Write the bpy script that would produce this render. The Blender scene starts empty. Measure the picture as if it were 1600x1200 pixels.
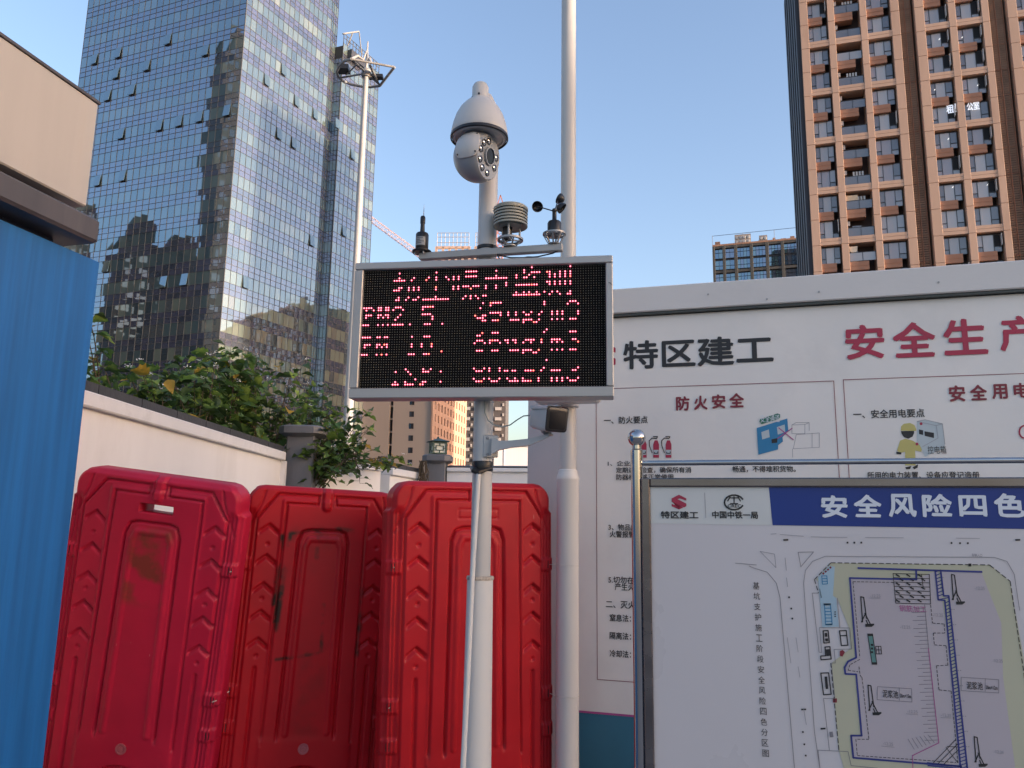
import bpy, bmesh, math, random
import numpy as np
from math import sin, cos, tan, pi, radians, sqrt, atan2, hypot
from mathutils import Vector, Matrix, Euler
random.seed(7); RNG = np.random.default_rng(7)
SC = bpy.context.scene
COL = SC.collection
# ------------------------------------------------------------------ camera
FPX, PITCH, ROLL, EYE = 1210.0, radians(10.0), radians(0.85), 1.6
_f = np.array([0, cos(PITCH), sin(PITCH)]); _r0 = np.array([1., 0, 0]); _u0 = np.cross(_r0, _f)
_r = _r0*cos(ROLL)+_u0*sin(ROLL); _u = -_r0*sin(ROLL)+_u0*cos(ROLL)
_C = np.array([0, 0, EYE])
cd = bpy.data.cameras.new('camera'); cam = bpy.data.objects.new('camera', cd); COL.objects.link(cam)
cd.sensor_width = 36; cd.lens = FPX/1600*36; cd.clip_start = .05; cd.clip_end = 6000
M = Matrix(((_r[0], _u[0], -_f[0], 0), (_r[1], _u[1], -_f[1], 0), (_r[2], _u[2], -_f[2], EYE), (0, 0, 0, 1)))
cam.matrix_world = M; SC.camera = cam
# ------------------------------------------------------------------ light
SUN_AZ, SUN_EL = 112.0, 6.0            # clockwise from +Y
w = bpy.data.worlds.new('World'); SC.world = w; w.use_nodes = True
nt = w.node_tree; nt.nodes.clear()
sky = nt.nodes.new('ShaderNodeTexSky'); sky.sky_type = 'NISHITA'; sky.sun_disc = False
sky.sun_elevation = radians(SUN_EL); sky.sun_rotation = radians(SUN_AZ)
sky.air_density = 1.0; sky.dust_density = 2.6; sky.ozone_density = 1.9; sky.altitude = 10
bg = nt.nodes.new('ShaderNodeBackground'); bg.inputs[1].default_value = 0.15
wo = nt.nodes.new('ShaderNodeOutputWorld'); wb = nt.nodes.new('ShaderNodeMix'); wb.data_type = 'RGBA'; wb.blend_type = 'MULTIPLY'; wb.inputs[0].default_value = 1.0; wb.inputs[7].default_value = (1.11, .975, 1.0, 1); nt.links.new(sky.outputs[0], wb.inputs[6]); nt.links.new(wb.outputs[2], bg.inputs[0]); nt.links.new(bg.outputs[0], wo.inputs[0])
sl = bpy.data.lights.new('sun', 'SUN'); sl.energy = 2.0; sl.angle = radians(1.5); sl.color = (1.0, .82, .66)
so = bpy.data.objects.new('sun', sl); COL.objects.link(so)
_sd = Vector((sin(radians(SUN_AZ))*cos(radians(SUN_EL)), cos(radians(SUN_AZ))*cos(radians(SUN_EL)), sin(radians(SUN_EL))))
so.rotation_euler = _sd.to_track_quat('Z', 'Y').to_euler(); so.location = (60, -10, 60)
SC.view_settings.view_transform = 'Standard'; SC.view_settings.look = 'None'
SC.view_settings.exposure = 2.04; SC.view_settings.gamma = 1.0; SC.view_settings.use_curve_mapping = False
SC.cycles.max_bounces = 7; SC.cycles.glossy_bounces = 4; SC.cycles.transparent_max_bounces = 6; SC.cycles.use_denoising = True
SC.cycles.caustics_reflective = False; SC.cycles.caustics_refractive = False

# ------------------------------------------------------------------ measuring helpers (turn a sight line into a real point on a real surface)
def ray(px, py): return _r*(px-800)/FPX-_u*(py-600)/FPX+_f
def atz(px, py, z):
    d = ray(px, py); return _C+d*((z-EYE)/d[2])
def aty(px, py, y):
    d = ray(px, py); return _C+d*(y/d[1])
class PL:                                # a vertical plane: origin, heading of its width direction
    def __init__(s, o, ang):
        s.o = np.array([o[0], o[1], 0.]); a = radians(ang); s.ang = a
        s.d = np.array([cos(a), sin(a), 0]); s.n = np.array([sin(a), -cos(a), 0])
    def uz(s, px, py):
        r = ray(px, py); p = _C+r*((s.n@(s.o-_C))/(s.n@r)); return float((p-s.o)@s.d), float(p[2])
    def W(s, u, z, off=0.): return s.o+s.d*u+s.n*off+np.array([0, 0, z])

# ------------------------------------------------------------------ object helpers
LOC = {}
def tag(o, label=None, cat=None, group=None, kind=None):
    if label: o['label'] = label
    if cat: o['category'] = cat
    if group: o['group'] = group
    if kind: o['kind'] = kind
    return o
def thing(name, loc, label, cat, group=None):
    o = bpy.data.objects.new(name, None); COL.objects.link(o); o.location = Vector(loc); o.empty_display_size = .1
    LOC[o.name] = Vector(loc); return tag(o, label, cat, group)
def rootloc(p):
    return LOC.get(p.name, Vector((0, 0, 0))) if p else Vector((0, 0, 0))
def inst(name, me, parent, mat4):
    o = bpy.data.objects.new(name, me); COL.objects.link(o)
    if parent: o.parent = parent
    m = Matrix(mat4); m.translation = m.translation-rootloc(parent)
    o.matrix_local = m
    if parent: LOC[o.name] = rootloc(parent)+m.translation
    return o
class MB:
    def __init__(s): s.v = []; s.f = []; s.m = []; s.fr = Matrix.Identity(4); s.mi = 0
    def add(s, vs, fs):
        n = len(s.v); s.v += [tuple(s.fr @ Vector(p)) for p in vs]
        s.f += [tuple(i+n for i in f) for f in fs]; s.m += [s.mi]*len(fs)
    def box(s, a, b):
        x0, y0, z0 = a; x1, y1, z1 = b
        s.add([(x0, y0, z0), (x1, y0, z0), (x1, y1, z0), (x0, y1, z0), (x0, y0, z1), (x1, y0, z1), (x1, y1, z1), (x0, y1, z1)],
              [(0, 3, 2, 1), (4, 5, 6, 7), (0, 1, 5, 4), (1, 2, 6, 5), (2, 3, 7, 6), (3, 0, 4, 7)])
    def bbox(s, a, b, c=.01):            # box with chamfered vertical and top edges
        x0, y0, z0 = a; x1, y1, z1 = b
        def ring(i, z): return [(x0+c+i, y0+i, z), (x1-c-i, y0+i, z), (x1-i, y0+c+i, z), (x1-i, y1-c-i, z), (x1-c-i, y1-i, z), (x0+c+i, y1-i, z), (x0+i, y1-c-i, z), (x0+i, y0+c+i, z)]
        s.loft([ring(c, z0), ring(0, z0+c), ring(0, z1-c), ring(c, z1)])
    def loft(s, rings, cap=True, close=True):
        n = len(rings[0]); vs = [p for r in rings for p in r]; fs = []
        for k in range(len(rings)-1):
            for i in range(n if close else n-1):
                j = (i+1) % n; fs.append((k*n+i, k*n+j, (k+1)*n+j, (k+1)*n+i))
        if cap: fs.append(tuple(range(n-1, -1, -1))); fs.append(tuple((len(rings)-1)*n+i for i in range(n)))
        s.add(vs, fs)
    def lathe(s, prof, c=(0, 0, 0), n=24, axis=None, cap=True):
        R = Matrix.Identity(3) if axis is None else Vector(axis).normalized().to_track_quat('Z', 'Y').to_matrix()
        c = Vector(c)
        s.loft([[tuple(c+R @ Vector((r*cos(2*pi*i/n), r*sin(2*pi*i/n), z))) for i in range(n)] for r, z in prof], cap)
    def tube(s, pts, r, n=8, cap=True):
        pts = [Vector(p) for p in pts]; rings = []; up = None
        for i, p in enumerate(pts):
            d = (pts[min(i+1, len(pts)-1)]-pts[max(i-1, 0)]).normalized()
            if up is None: up = Vector((0, 0, 1)) if abs(d.z) < .9 else Vector((1, 0, 0))
            a = d.cross(up).normalized(); b = a.cross(d).normalized(); up = b
            rr = r[i] if isinstance(r, (list, tuple)) else r
            rings.append([tuple(p+a*rr*cos(2*pi*k/n)+b*rr*sin(2*pi*k/n)) for k in range(n)])
        s.loft(rings, cap)
    def bar(s, p, q, w, h, up=(0, 0, 1)):
        p = Vector(p); q = Vector(q); d = (q-p).normalized(); a = d.cross(Vector(up))
        if a.length < 1e-4: a = d.cross(Vector((0, 1, 0)))
        a.normalize(); b = a.cross(d).normalized()
        s.loft([[tuple(c+a*sx*w/2+b*sz*h/2) for sx, sz in ((-1, -1), (1, -1), (1, 1), (-1, 1))] for c in (p, q)])
    def quad(s, *p): s.add(p, [tuple(range(len(p)))])
    def mesh(s, name, mats, off=Vector((0, 0, 0)), smooth=False):
        me = bpy.data.meshes.new(name); off = Vector(off)
        me.from_pydata([(a-off.x, b-off.y, c-off.z) for a, b, c in s.v], [], s.f)
        for m in (mats if isinstance(mats, (list, tuple)) else [mats]): me.materials.append(m)
        if len(me.materials) > 1: me.polygons.foreach_set('material_index', s.m)
        if smooth: me.shade_smooth(); me.set_sharp_from_angle(angle=radians(38))
        me.update(); return me
    def obj(s, name, mats, parent=None, smooth=False, kind=None, fix=False):
        off = rootloc(parent) if parent else Vector((0, 0, 0))
        me = s.mesh(name, mats, off, smooth)
        if fix:
            bm = bmesh.new(); bm.from_mesh(me); bmesh.ops.recalc_face_normals(bm, faces=bm.faces); bm.to_mesh(me); bm.free()
        o = bpy.data.objects.new(name, me); COL.objects.link(o)
        if parent: o.parent = parent; LOC[o.name] = off
        else: LOC[o.name] = Vector((0, 0, 0))
        if kind: o['kind'] = kind
        return o
def subparts_ok(o, parent): return o
def frame_of(plane, u=0, z=0, off=0):    # local x along plane, -y out of the plane towards its front, z up
    o = plane.W(u, z, off); d = plane.d; n = -plane.n
    return Matrix(((d[0], n[0], 0, o[0]), (d[1], n[1], 0, o[1]), (d[2], n[2], 1, o[2]), (0, 0, 0, 1)))

# ------------------------------------------------------------------ materials
def nodes(name):
    m = bpy.data.materials.new(name); m.use_nodes = True; t = m.node_tree; b = t.nodes['Principled BSDF']; return m, t, b
def mat(name, c, rough=.5, metal=0., var=.12, scale=6., bump=.0, bscale=60., spec=.5, stretch=(1, 1, 1), coat=0., dirt=None, dscale=1.5, dlo=.55, dhi=.75, wear=None):
    m, t, b = nodes(name); L = t.links
    tc = t.nodes.new('ShaderNodeTexCoord'); mp = t.nodes.new('ShaderNodeMapping'); mp.inputs['Scale'].default_value = stretch
    L.new(tc.outputs['Object'], mp.inputs[0])
    n = t.nodes.new('ShaderNodeTexNoise'); n.inputs['Scale'].default_value = scale; n.inputs['Detail'].default_value = 6
    L.new(mp.outputs[0], n.inputs['Vector'])
    cr = t.nodes.new('ShaderNodeMix'); cr.data_type = 'RGBA'
    lo = [max(0, x*(1-var)) for x in c]; hi = [min(1, x*(1+var)) for x in c]
    cr.inputs[6].default_value = (*lo, 1); cr.inputs[7].default_value = (*hi, 1)
    mr = t.nodes.new('ShaderNodeMapRange'); mr.inputs[1].default_value = .3; mr.inputs[2].default_value = .7; L.new(n.outputs[0], mr.inputs[0]); L.new(mr.outputs[0], cr.inputs[0])
    out = cr.outputs[2]
    if dirt:
        n2 = t.nodes.new('ShaderNodeTexNoise'); n2.inputs['Scale'].default_value = dscale; n2.inputs['Detail'].default_value = 9; n2.inputs['Roughness'].default_value = .65
        L.new(mp.outputs[0], n2.inputs['Vector'])
        m2 = t.nodes.new('ShaderNodeMapRange'); m2.inputs[1].default_value = dlo; m2.inputs[2].default_value = dhi; m2.inputs[4].default_value = dirt[3]
        L.new(n2.outputs[0], m2.inputs[0])
        c2 = t.nodes.new('ShaderNodeMix'); c2.data_type = 'RGBA'; c2.inputs[7].default_value = (*dirt[:3], 1); L.new(out, c2.inputs[6]); L.new(m2.outputs[0], c2.inputs[0]); out = c2.outputs[2]
    L.new(out, b.inputs['Base Color'])
    rr = t.nodes.new('ShaderNodeMapRange'); rr.inputs[3].default_value = max(.02, rough-.08); rr.inputs[4].default_value = min(1, rough+.1); L.new(n.outputs[0], rr.inputs[0]); L.new(rr.outputs[0], b.inputs['Roughness'])
    b.inputs['Metallic'].default_value = metal; b.inputs['Specular IOR Level'].default_value = spec; b.inputs['Coat Weight'].default_value = coat
    if bump:
        n3 = t.nodes.new('ShaderNodeTexNoise'); n3.inputs['Scale'].default_value = bscale; n3.inputs['Detail'].default_value = 4; L.new(mp.outputs[0], n3.inputs['Vector'])
        bp = t.nodes.new('ShaderNodeBump'); bp.inputs['Strength'].default_value = bump; bp.inputs['Distance'].default_value = .01; L.new(n3.outputs[0], bp.inputs['Height']); L.new(bp.outputs[0], b.inputs['Normal'])
    return m
def glass(name, c, refl, tint=(.8, .9, 1.), rough=.02, sp=.25):
    m, t, b = nodes(name); L = t.links
    b.inputs['Base Color'].default_value = (*c, 1); b.inputs['Roughness'].default_value = .6
    g = t.nodes.new('ShaderNodeBsdfGlossy'); g.inputs['Roughness'].default_value = rough; g.inputs['Color'].default_value = (*tint, 1)
    fr = t.nodes.new('ShaderNodeLayerWeight'); fr.inputs['Blend'].default_value = sp
    mr = t.nodes.new('ShaderNodeMapRange'); mr.inputs[3].default_value = refl; mr.inputs[4].default_value = 1.; L.new(fr.outputs['Fresnel'], mr.inputs[0])
    mx = t.nodes.new('ShaderNodeMixShader'); L.new(mr.outputs[0], mx.inputs[0]); L.new(b.outputs[0], mx.inputs[1]); L.new(g.outputs[0], mx.inputs[2])
    L.new(mx.outputs[0], t.nodes['Material Output'].inputs[0]); return m
def emit(name, c, s):
    m, t, b = nodes(name); b.inputs['Base Color'].default_value = (*c, 1); b.inputs['Emission Color'].default_value = (*c, 1); b.inputs['Emission Strength'].default_value = s; return m
WHITE_WALL = mat('white_paint_wall', (.78, .76, .735), .7, var=.04, scale=2, bump=.12, bscale=40, dirt=(.4, .36, .3, .22), dscale=1.1, stretch=(1, 1, .35))
VINYL = mat('banner_vinyl', (.82, .775, .72), .5, var=.035, scale=1.4, bump=.9, bscale=2.6, dirt=(.5, .47, .44, .3), dscale=1.3, dlo=.5)
COPING = mat('coping_white', (.72, .71, .70), .6, var=.05, scale=3, bump=.1, dirt=(.3, .28, .25, .35), dscale=3)
DARKCAP = mat('coping_dark_tile', (.045, .045, .05), .55, var=.2, scale=8, bump=.3, bscale=30)
GREYPOST = mat('grey_pillar_paint', (.15, .15, .16), .55, var=.12, scale=5, bump=.15, stretch=(1, 1, .3), dirt=(.05, .05, .05, .4), dscale=3)
GREYCOL = mat('grey_end_post_paint', (.45, .44, .46), .55, var=.05, scale=3)
POLE = mat('pole_white_paint', (.53, .51, .48), .32, var=.06, scale=5, stretch=(1, 1, .25), bump=.04, dirt=(.28, .25, .2, .3), dscale=4, dlo=.6)
POLE2 = mat('pole_offwhite_paint', (.72, .69, .64), .35, var=.05, scale=4, stretch=(1, 1, .2), dirt=(.35, .3, .25, .25), dscale=5, dlo=.6)
ALU = mat('aluminium_frame', (.40, .395, .385), .38, .35, var=.07, scale=9, stretch=(.2, 1, 1))
CAMWHITE = mat('camera_shell_paint', (.52, .51, .49), .38, var=.05, scale=12)
CAMGREY = mat('camera_lower_shell', (.3, .31, .32), .3, var=.06, scale=12)
BLACK = mat('black_plastic', (.012, .012, .014), .35, var=.2, scale=20)
BLACKGLOSS = mat('black_glass', (.004, .004, .005), .12, var=.1, spec=.15)
LENSGLASS = mat('lens_glass', (.5, .52, .55), .08, .9, var=.1, scale=30)
STEEL = mat('stainless_steel', (.48, .47, .47), .13, 1., var=.1, scale=12, stretch=(1, 1, .1))
STEELB = mat('brushed_board_frame', (.22, .20, .205), .25, 1., var=.15, scale=10, stretch=(.1, 1, 1))
STEEL2 = mat('zinc_steel', (.33, .33, .33), .45, .7, var=.15, scale=30)
WIRE = mat('grey_cable', (.35, .37, .33), .5, var=.1)
RUST = mat('rusty_rim', (.5, .42, .34), .7, var=.4, scale=60)
SHIELD = mat('shield_beige_plastic', (.34, .33, .27), .45, var=.1, scale=20)
BLUE = mat('blue_fence_paint', (.008, .13, .38), .5, var=.22, scale=3.2, stretch=(6, 6, .25), dirt=(.005, .07, .22, .5), dscale=1.5, bump=.15, bscale=8)
CREAM = mat('cream_sign_box', (.50, .455, .40), .55, var=.06, scale=2, stretch=(4, 4, .3), dirt=(.42, .34, .27, .3), dscale=2)
BEAM = mat('dark_grey_beam', (.085, .075, .078), .5, var=.15, scale=4, stretch=(3, 3, .4), dirt=(.16, .14, .13, .4), dscale=3)
ASPHALT = mat('ground_concrete', (.2, .19, .18), .85, var=.2, scale=1.5, bump=.4)
PRINT_BLACK = mat('print_black', (.02, .02, .022), .5, var=.1)
PRINT_RED = mat('print_red', (.42, .03, .07), .5, var=.08)
PRINT_DKRED = mat('print_dark_red', (.22, .02, .035), .5, var=.08)
PRINT_BLUE = mat('print_blue', (.008, .035, .22), .4, var=.1, scale=1)
PRINT_NAVY = mat('print_navy', (.035, .045, .22), .5, var=.1)
PRINT_WHITE = mat('print_white', (.72, .75, .80), .4, var=.03)
POSTER = mat('poster_paper', (.65, .61, .61), .28, var=.04, scale=1.2, spec=.5)
POSTER_TOP = mat('poster_header_paper', (.66, .66, .63), .3, var=.03)
PLAN_PINK = mat('plan_pink', (.50, .44, .46), .3, var=.03, scale=2)
PLAN_YEL = mat('plan_yellow', (.52, .50, .36), .3, var=.05, scale=2)
PLAN_CYAN = mat('plan_cyan', (.40, .54, .62), .3, var=.04, scale=2)
PLAN_TEAL = mat('plan_teal', (.12, .26, .24), .4, var=.05)
PRINT_GREY = mat('print_grey', (.22, .21, .23), .5, var=.1)
PRINT_LGREY = mat('print_light_grey', (.32, .31, .34), .5, var=.1)
PRINT_MAG = mat('print_magenta', (.42, .08, .26), .5, var=.08)
PRINT_SKY = mat('print_sky_blue', (.03, .22, .42), .5, var=.05)
PRINT_GREEN = mat('print_green', (.02, .16, .1), .5, var=.05)
PRINT_YELLOW = mat('print_yellow', (.55, .48, .16), .5, var=.05)
PRINT_PALE = mat('print_pale_blue', (.5, .56, .57), .5, var=.05)
TEALBASE = mat('banner_base_blue', (.035, .16, .24), .5, var=.12, scale=3)

# ------------------------------------------------------------------ flat print helpers
def art(plane, polys, m, parent, name='printed_shape', off=.003, kind=None):
    mb = MB(); mb.fr = frame_of(plane)
    for pts in polys:
        mb.add([(u, -off, z) for u, z in [plane.uz(*p) for p in pts]], [tuple(range(len(pts)))])
    return mb.obj(name, m, parent, kind=kind)
def lines(plane, pls, wpx, m, parent, name='printed_line', off=.0035, dash=None, kind=None):
    mb = MB(); mb.fr = frame_of(plane)
    for pl in pls:
        P = [plane.uz(*p) for p in pl]
        u0 = plane.uz(*pl[0]); u1 = plane.uz(pl[0][0]+1, pl[0][1]); wd = abs(u1[0]-u0[0])*wpx/2
        for (a, b), (c, d) in zip(P, P[1:]):
            L = hypot(c-a, d-b)
            if L < 1e-6: continue
            tx, tz = (c-a)/L, (d-b)/L; segs = [(0, L)]
            if dash: segs = []; s = 0
            while dash and s < L: segs.append((s, min(L, s+dash*1.4))); s += dash*2
            for s0, s1 in segs:
                x0, z0, x1, z1 = a+tx*(s0-wd*.5*(not dash)), b+tz*(s0-wd*.5*(not dash)), a+tx*(s1+wd*.5*(not dash)), b+tz*(s1+wd*.5*(not dash))
                mb.add([(x0-tz*wd, -off, z0+tx*wd), (x0+tz*wd, -off, z0-tx*wd), (x1+tz*wd, -off, z1-tx*wd), (x1-tz*wd, -off, z1+tx*wd)], [(0, 1, 2, 3)])
    return mb.obj(name, m, parent, kind=kind)
def text(plane, s, box, m, parent, bold=0., off=.004, name='lettering', vertical=False, shear=0, track=1., eps=.00012):
    """box = (left, top, right, bottom) in measured pixels on that plane"""
    x0, y0, x1, y1 = box
    cu = bpy.data.curves.new('t', 'FONT'); cu.body = '\n'.join(s) if vertical else s; cu.size = 1; cu.shear = shear
    cu.space_line = track if vertical else 1; cu.space_character = 1 if vertical else track; cu.resolution_u = 2
    o = bpy.data.objects.new('t', cu); COL.objects.link(o)
    dg = bpy.context.evaluated_depsgraph_get(); me0 = o.evaluated_get(dg).to_mesh()
    vs = np.array([v.co[:] for v in me0.vertices]); fs = [tuple(p.vertices) for p in me0.polygons]
    o.evaluated_get(dg).to_mesh_clear(); bpy.data.objects.remove(o); bpy.data.curves.remove(cu)
    if not len(vs): return None
    mn, mx = vs.min(0), vs.max(0)
    xm, ym = (x0+x1)/2, (y0+y1)/2; ua, ub = plane.uz(x0, ym)[0], plane.uz(x1, ym)[0]; zt, zb = plane.uz(xm, y0)[1], plane.uz(xm, y1)[1]
    q = dict(tl=np.array([ua, zt]), tr=np.array([ub, zt]), bl=np.array([ua, zb]), br=np.array([ub, zb]))
    a = (vs[:, 0]-mn[0])/(mx[0]-mn[0]); b = (vs[:, 1]-mn[1])/max(1e-6, mx[1]-mn[1])
    P = ((1-a)*(1-b))[:, None]*q['bl']+(a*(1-b))[:, None]*q['br']+((1-a)*b)[:, None]*q['tl']+(a*b)[:, None]*q['tr']
    mb = MB(); mb.fr = frame_of(plane); bw = bold*.55*abs(zt-zb)
    for k, (du, dz) in enumerate([(0, 0)] if not bold else [(0, 0), (bw, .5*bw), (-bw, -.5*bw), (.5*bw, -bw), (-.5*bw, bw)]):
        mb.add([(u+du, -off-k*eps, z+dz) for u, z in P], fs)
    return mb.obj(name, m, parent)

# ================================================================== GROUND
g = MB(); g.quad((-1500, -600, 0), (1500, -600, 0), (1500, 2500, 0), (-1500, 2500, 0)); tag(g.obj('ground', ASPHALT), kind='structure')
g = MB(); g.quad((-2.5, -6, .004), (9, -6, .004), (9, 5, .004), (-2.5, 5, .004))
tag(g.obj('pavement', mat('pavement_concrete', (.27, .26, .25), .85, var=.15, scale=4, bump=.4)), kind='structure')

# ================================================================== GLASS TOWER
def v3(p): return Vector((float(p[0]), float(p[1]), float(p[2])))
P0 = aty(381, 60, 105)
FL = 3.63; ZT = 32.45
MULL = mat('curtain_wall_mullion', (.085, .085, .085), .5, .0, var=.1, scale=.5)
CUR = [(.05, .09, .10), (.09, .15, .15), (.16, .22, .19), (.24, .29, .22), (.30, .33, .25), (.03, .05, .06), (.11, .12, .12), (.25, .24, .18)]
VIS = [glass('vision_glass_%s' % n, [k*.62 for k in c], .31, (.58, .74, .85)) for n, c in zip(('blue', 'teal', 'sage', 'green_blind', 'yellow_blind', 'dark', 'grey', 'beige_blind'), CUR)]
SPN = [glass('spandrel_%s' % n, c, .36, (.55, .67, .80)) for n, c in zip(('dark', 'violet', 'slate'), [(.03, .035, .055), (.06, .06, .10), (.045, .06, .08)])]
GM = VIS+SPN
def curtain(plane, u0, u1, du, z0, z1, panes, grid, warm=0., flip=1):
    """collect panes (quads with depth jitter) and mullion bars of one facade"""
    nu = int(round((u1-u0)/du)); du = (u1-u0)/nu; zs = []
    k = math.floor((z0-ZT)/FL)
    while True:
        t = ZT+k*FL
        if t-FL > z1: break
        zs += [(t-1.85, t, 'v', k), (t-2.74, t-1.85, 's', k), (t-FL, t-2.74, 's', k)]; k += 1
    rnd = random.Random(int(u1*77)+5)
    zl = set()
    for a, b, kind, k in zs:
        a = max(a, z0); b = min(b, z1)
        if b-a < .3: continue
        zl |= {a, b}; base = rnd.random()
        for i in range(nu):
            ua, ub = u0+i*du, u0+(i+1)*du
            if kind == 'v':
                low = b < 34
                r = rnd.random()*.6+base*.4
                if low: mi = rnd.choice([4, 4, 3, 3, 7, 5, 2, 6]) if warm else rnd.choice([5, 6, 1, 2, 5, 6, 3])
                else: mi = (0 if r < .3 else 1 if r < .55 else 2 if r < .78 else 3 if (r < .93 and warm) else 6 if r < .9 else 4 if warm else 2)
            else: mi = 8+rnd.choice([0, 1, 1, 2])
            s = .0045 if kind == 'v' else .003
            t1, t2 = rnd.gauss(0, s), rnd.gauss(0, s)
            panes.append((plane, ua+.03, ub-.03, a+.03, b-.03, t1*(ub-ua)/2, t2*(b-a)/2, mi))
    for i in range(nu+1): grid.append((plane, u0+i*du, u0+i*du, z0, z1, 'v'))
    for z in sorted(zl): grid.append((plane, u0, u1, z, z, 'h'))
tower = thing('glass_tower', (P0[0]-5, P0[1]+12, 0), 'tall blue glass office tower at left with many small open awning windows', 'office tower')
Lp = PL(P0, -21.3); Rp = PL(P0, 63.2)
PAN, GRD = [], []
TOPZ = 104.
curtain(Lp, -33.6, 0, 1.30, 0, TOPZ, PAN, GRD)
curtain(Rp, 0, 18.8, 1.11, 0, TOPZ, PAN, GRD, warm=1)
# pale chamfer strip at the end of the right face
ch0 = Rp.W(18.8, 0); CHp = PL(ch0, 76.); curtain(CHp, 0, 2.2, .73, 0, TOPZ, PAN, GRD, warm=0)
body = MB()
A = Lp.W(-33.6, 0, -.12); B_ = P0*np.array([1, 1, 0])-Lp.n*.12-Rp.n*.12; C_ = Rp.W(18.8, 0, -.12); D_ = CHp.W(2.2, 0, -.12); back = D_+np.array([-38, 8, 0])
ring = [A, B_, C_, D_, back]
body.loft([[(p[0], p[1], z) for p in ring] for z in (0, TOPZ)]); body.obj('core_wall', mat('core_dark', (.02, .02, .025), .6), tower, fix=True)
e2 = CHp.W(2.2, 0)
wing = thing('glass_wing', (e2[0], e2[1]+6, 0), 'narrower glass tower wing stepping out behind the main glass tower, with a rooftop cradle', 'office tower')
WP = PL(e2+np.array([1.5, -1.0, 0]), 63.2); WS = PL(e2+np.array([1.5, -1.0, 0])-WP.n*0, -21.3)
WL = WP.uz(592, 112)[0]; WTOP = WP.uz(560, 85)[1]
PAN2, GRD2 = [], []
curtain(WP, 0, WL, 1.11, 0, WTOP, PAN2, GRD2, warm=1); curtain(WS, -3.4, 0, 1.7, 0, WTOP-3, PAN2, GRD2)
body = MB(); a = WS.W(-3.4, 0, -.12); b = WP.W(0, 0, -.12)-WS.n*.12; c = WP.W(WL, 0, -.12); d = c+np.array([-20, 6, 0])
body.loft([[(p[0], p[1], z) for p in (a, b, c, d)] for z in (0, WTOP-.6)]); body.obj('core_wall', bpy.data.materials['core_dark'], wing, fix=True)
def emit_panes(PN, root, nbig):
    def area(p):
        c = p[0].W((p[1]+p[2])/2, (p[3]+p[4])/2); return (p[2]-p[1])*(p[4]-p[3])/((c-_C)@(c-_C))*(p[7] < 8)*(1 if c[2] < 84 and c[2] > 24 else 0)
    PN.sort(key=area, reverse=True); rest = MB()
    for i, p in enumerate(PN):
        pl, ua, ub, a, b, t1, t2, mi = p
        F = frame_of(pl)
        vs = [(ua, t1+t2, a), (ub, -t1+t2, a), (ub, -t1-t2, b), (ua, t1-t2, b)]
        if i < nbig:
            mb = MB(); mb.fr = F; mb.add(vs+[(x, y+.03, z) for x, y, z in vs], [(0, 1, 2, 3), (7, 6, 5, 4), (0, 4, 5, 1), (1, 5, 6, 2), (2, 6, 7, 3), (3, 7, 4, 0)]); mb.obj('window_pane', GM[mi], root)
        else: rest.fr = F; rest.mi = mi; rest.add(vs, [(0, 1, 2, 3)])
    rest.obj('window_pane_field', GM, root, kind='stuff')
def emit_grid(G, root):
    mb = MB()
    for pl, ua, ub, a, b, k in G:
        mb.fr = frame_of(pl)
        if k == 'v': mb.box((ua-.022, -.05, a), (ua+.022, .1, b))
        else: mb.box((ua, -.04, a-.024), (ub, .1, a+.024))
    mb.obj('mullion_grid', MULL, root, kind='stuff')
emit_panes(PAN, tower, 299); emit_panes(PAN2, wing, 120); emit_grid(GRD, tower); emit_grid(GRD2, wing)
# open awning windows (hinged at the top, swung out)
def awning(plane, px, py, du, root, ang=10):
    u, z = plane.uz(px, py); k = round((z-.0-(ZT-1.85))/FL); zb = ZT-1.85+k*FL; zt = zb+1.82; i = math.floor(u/du); u0 = i*du+.05; u1 = u0+du-.1
    F = frame_of(plane); out = sin(radians(ang))*1.8; dz = (1-cos(radians(ang)))*1.8
    mb = MB(); mb.fr = F; mb.add([(u0, -out-.03, zb+dz), (u1, -out-.03, zb+dz), (u1, -.09, zt), (u0, -.09, zt), (u0, -out+.03, zb+dz), (u1, -out+.03, zb+dz), (u1, -.03, zt), (u0, -.03, zt)], [(0, 1, 2, 3), (7, 6, 5, 4), (0, 4, 5, 1), (1, 5, 6, 2), (2, 6, 7, 3), (3, 7, 4, 0)])
    o = mb.obj('open_window', [VIS[1]], root)
    mb = MB(); mb.fr = F; mb.quad((u0, -.075, zb-.05), (u1, -.075, zb-.05), (u1, -.075, zb+.1), (u0, -.075, zb+.1)); mb.obj('underside_shade_sheet', mat_dark, o)  # dark sheet stands in for the shaded underside of the open window
mat_dark = mat('dark_interior', (.012, .012, .015), .8)
s = 5.503
for x, y in [(210, 570), (385, 510), (855, 375), (1170, 465), (675, 600), (365, 690), (340, 870), (505, 825), (785, 1115), (945, 1075), (1120, 1030), (460, 1185), (1350, 960)]: awning(Lp, 110+x/s, y/s, 1.30, tower)
for x, y in [(195, 140), (675, 265), (855, 245)]: awning(Lp, 130+x/s, 400+y/s, 1.30, tower)
for x, y in [(148, 725), (188, 690)]: awning(Lp, x, y/2.45, 1.30, tower)
for x, y in [(395, 700), (550, 635), (670, 925), (845, 1060), (510, 1180), (620, 30)]: awning(Rp, 340+x/s, y/s, 1.11, tower)
for x, y in [(705, 180), (845, 1040)]: awning(Rp, 330+x/s, 200+y/s, 1.11, tower)
awning(Rp, 330+300/s, 400+265/s, 1.11, tower)
for x, y in [(1200, 205), (1125, 845), (1095, 20)]: awning(WP, 330+x/s, 200+y/s, 1.11, wing)
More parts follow.
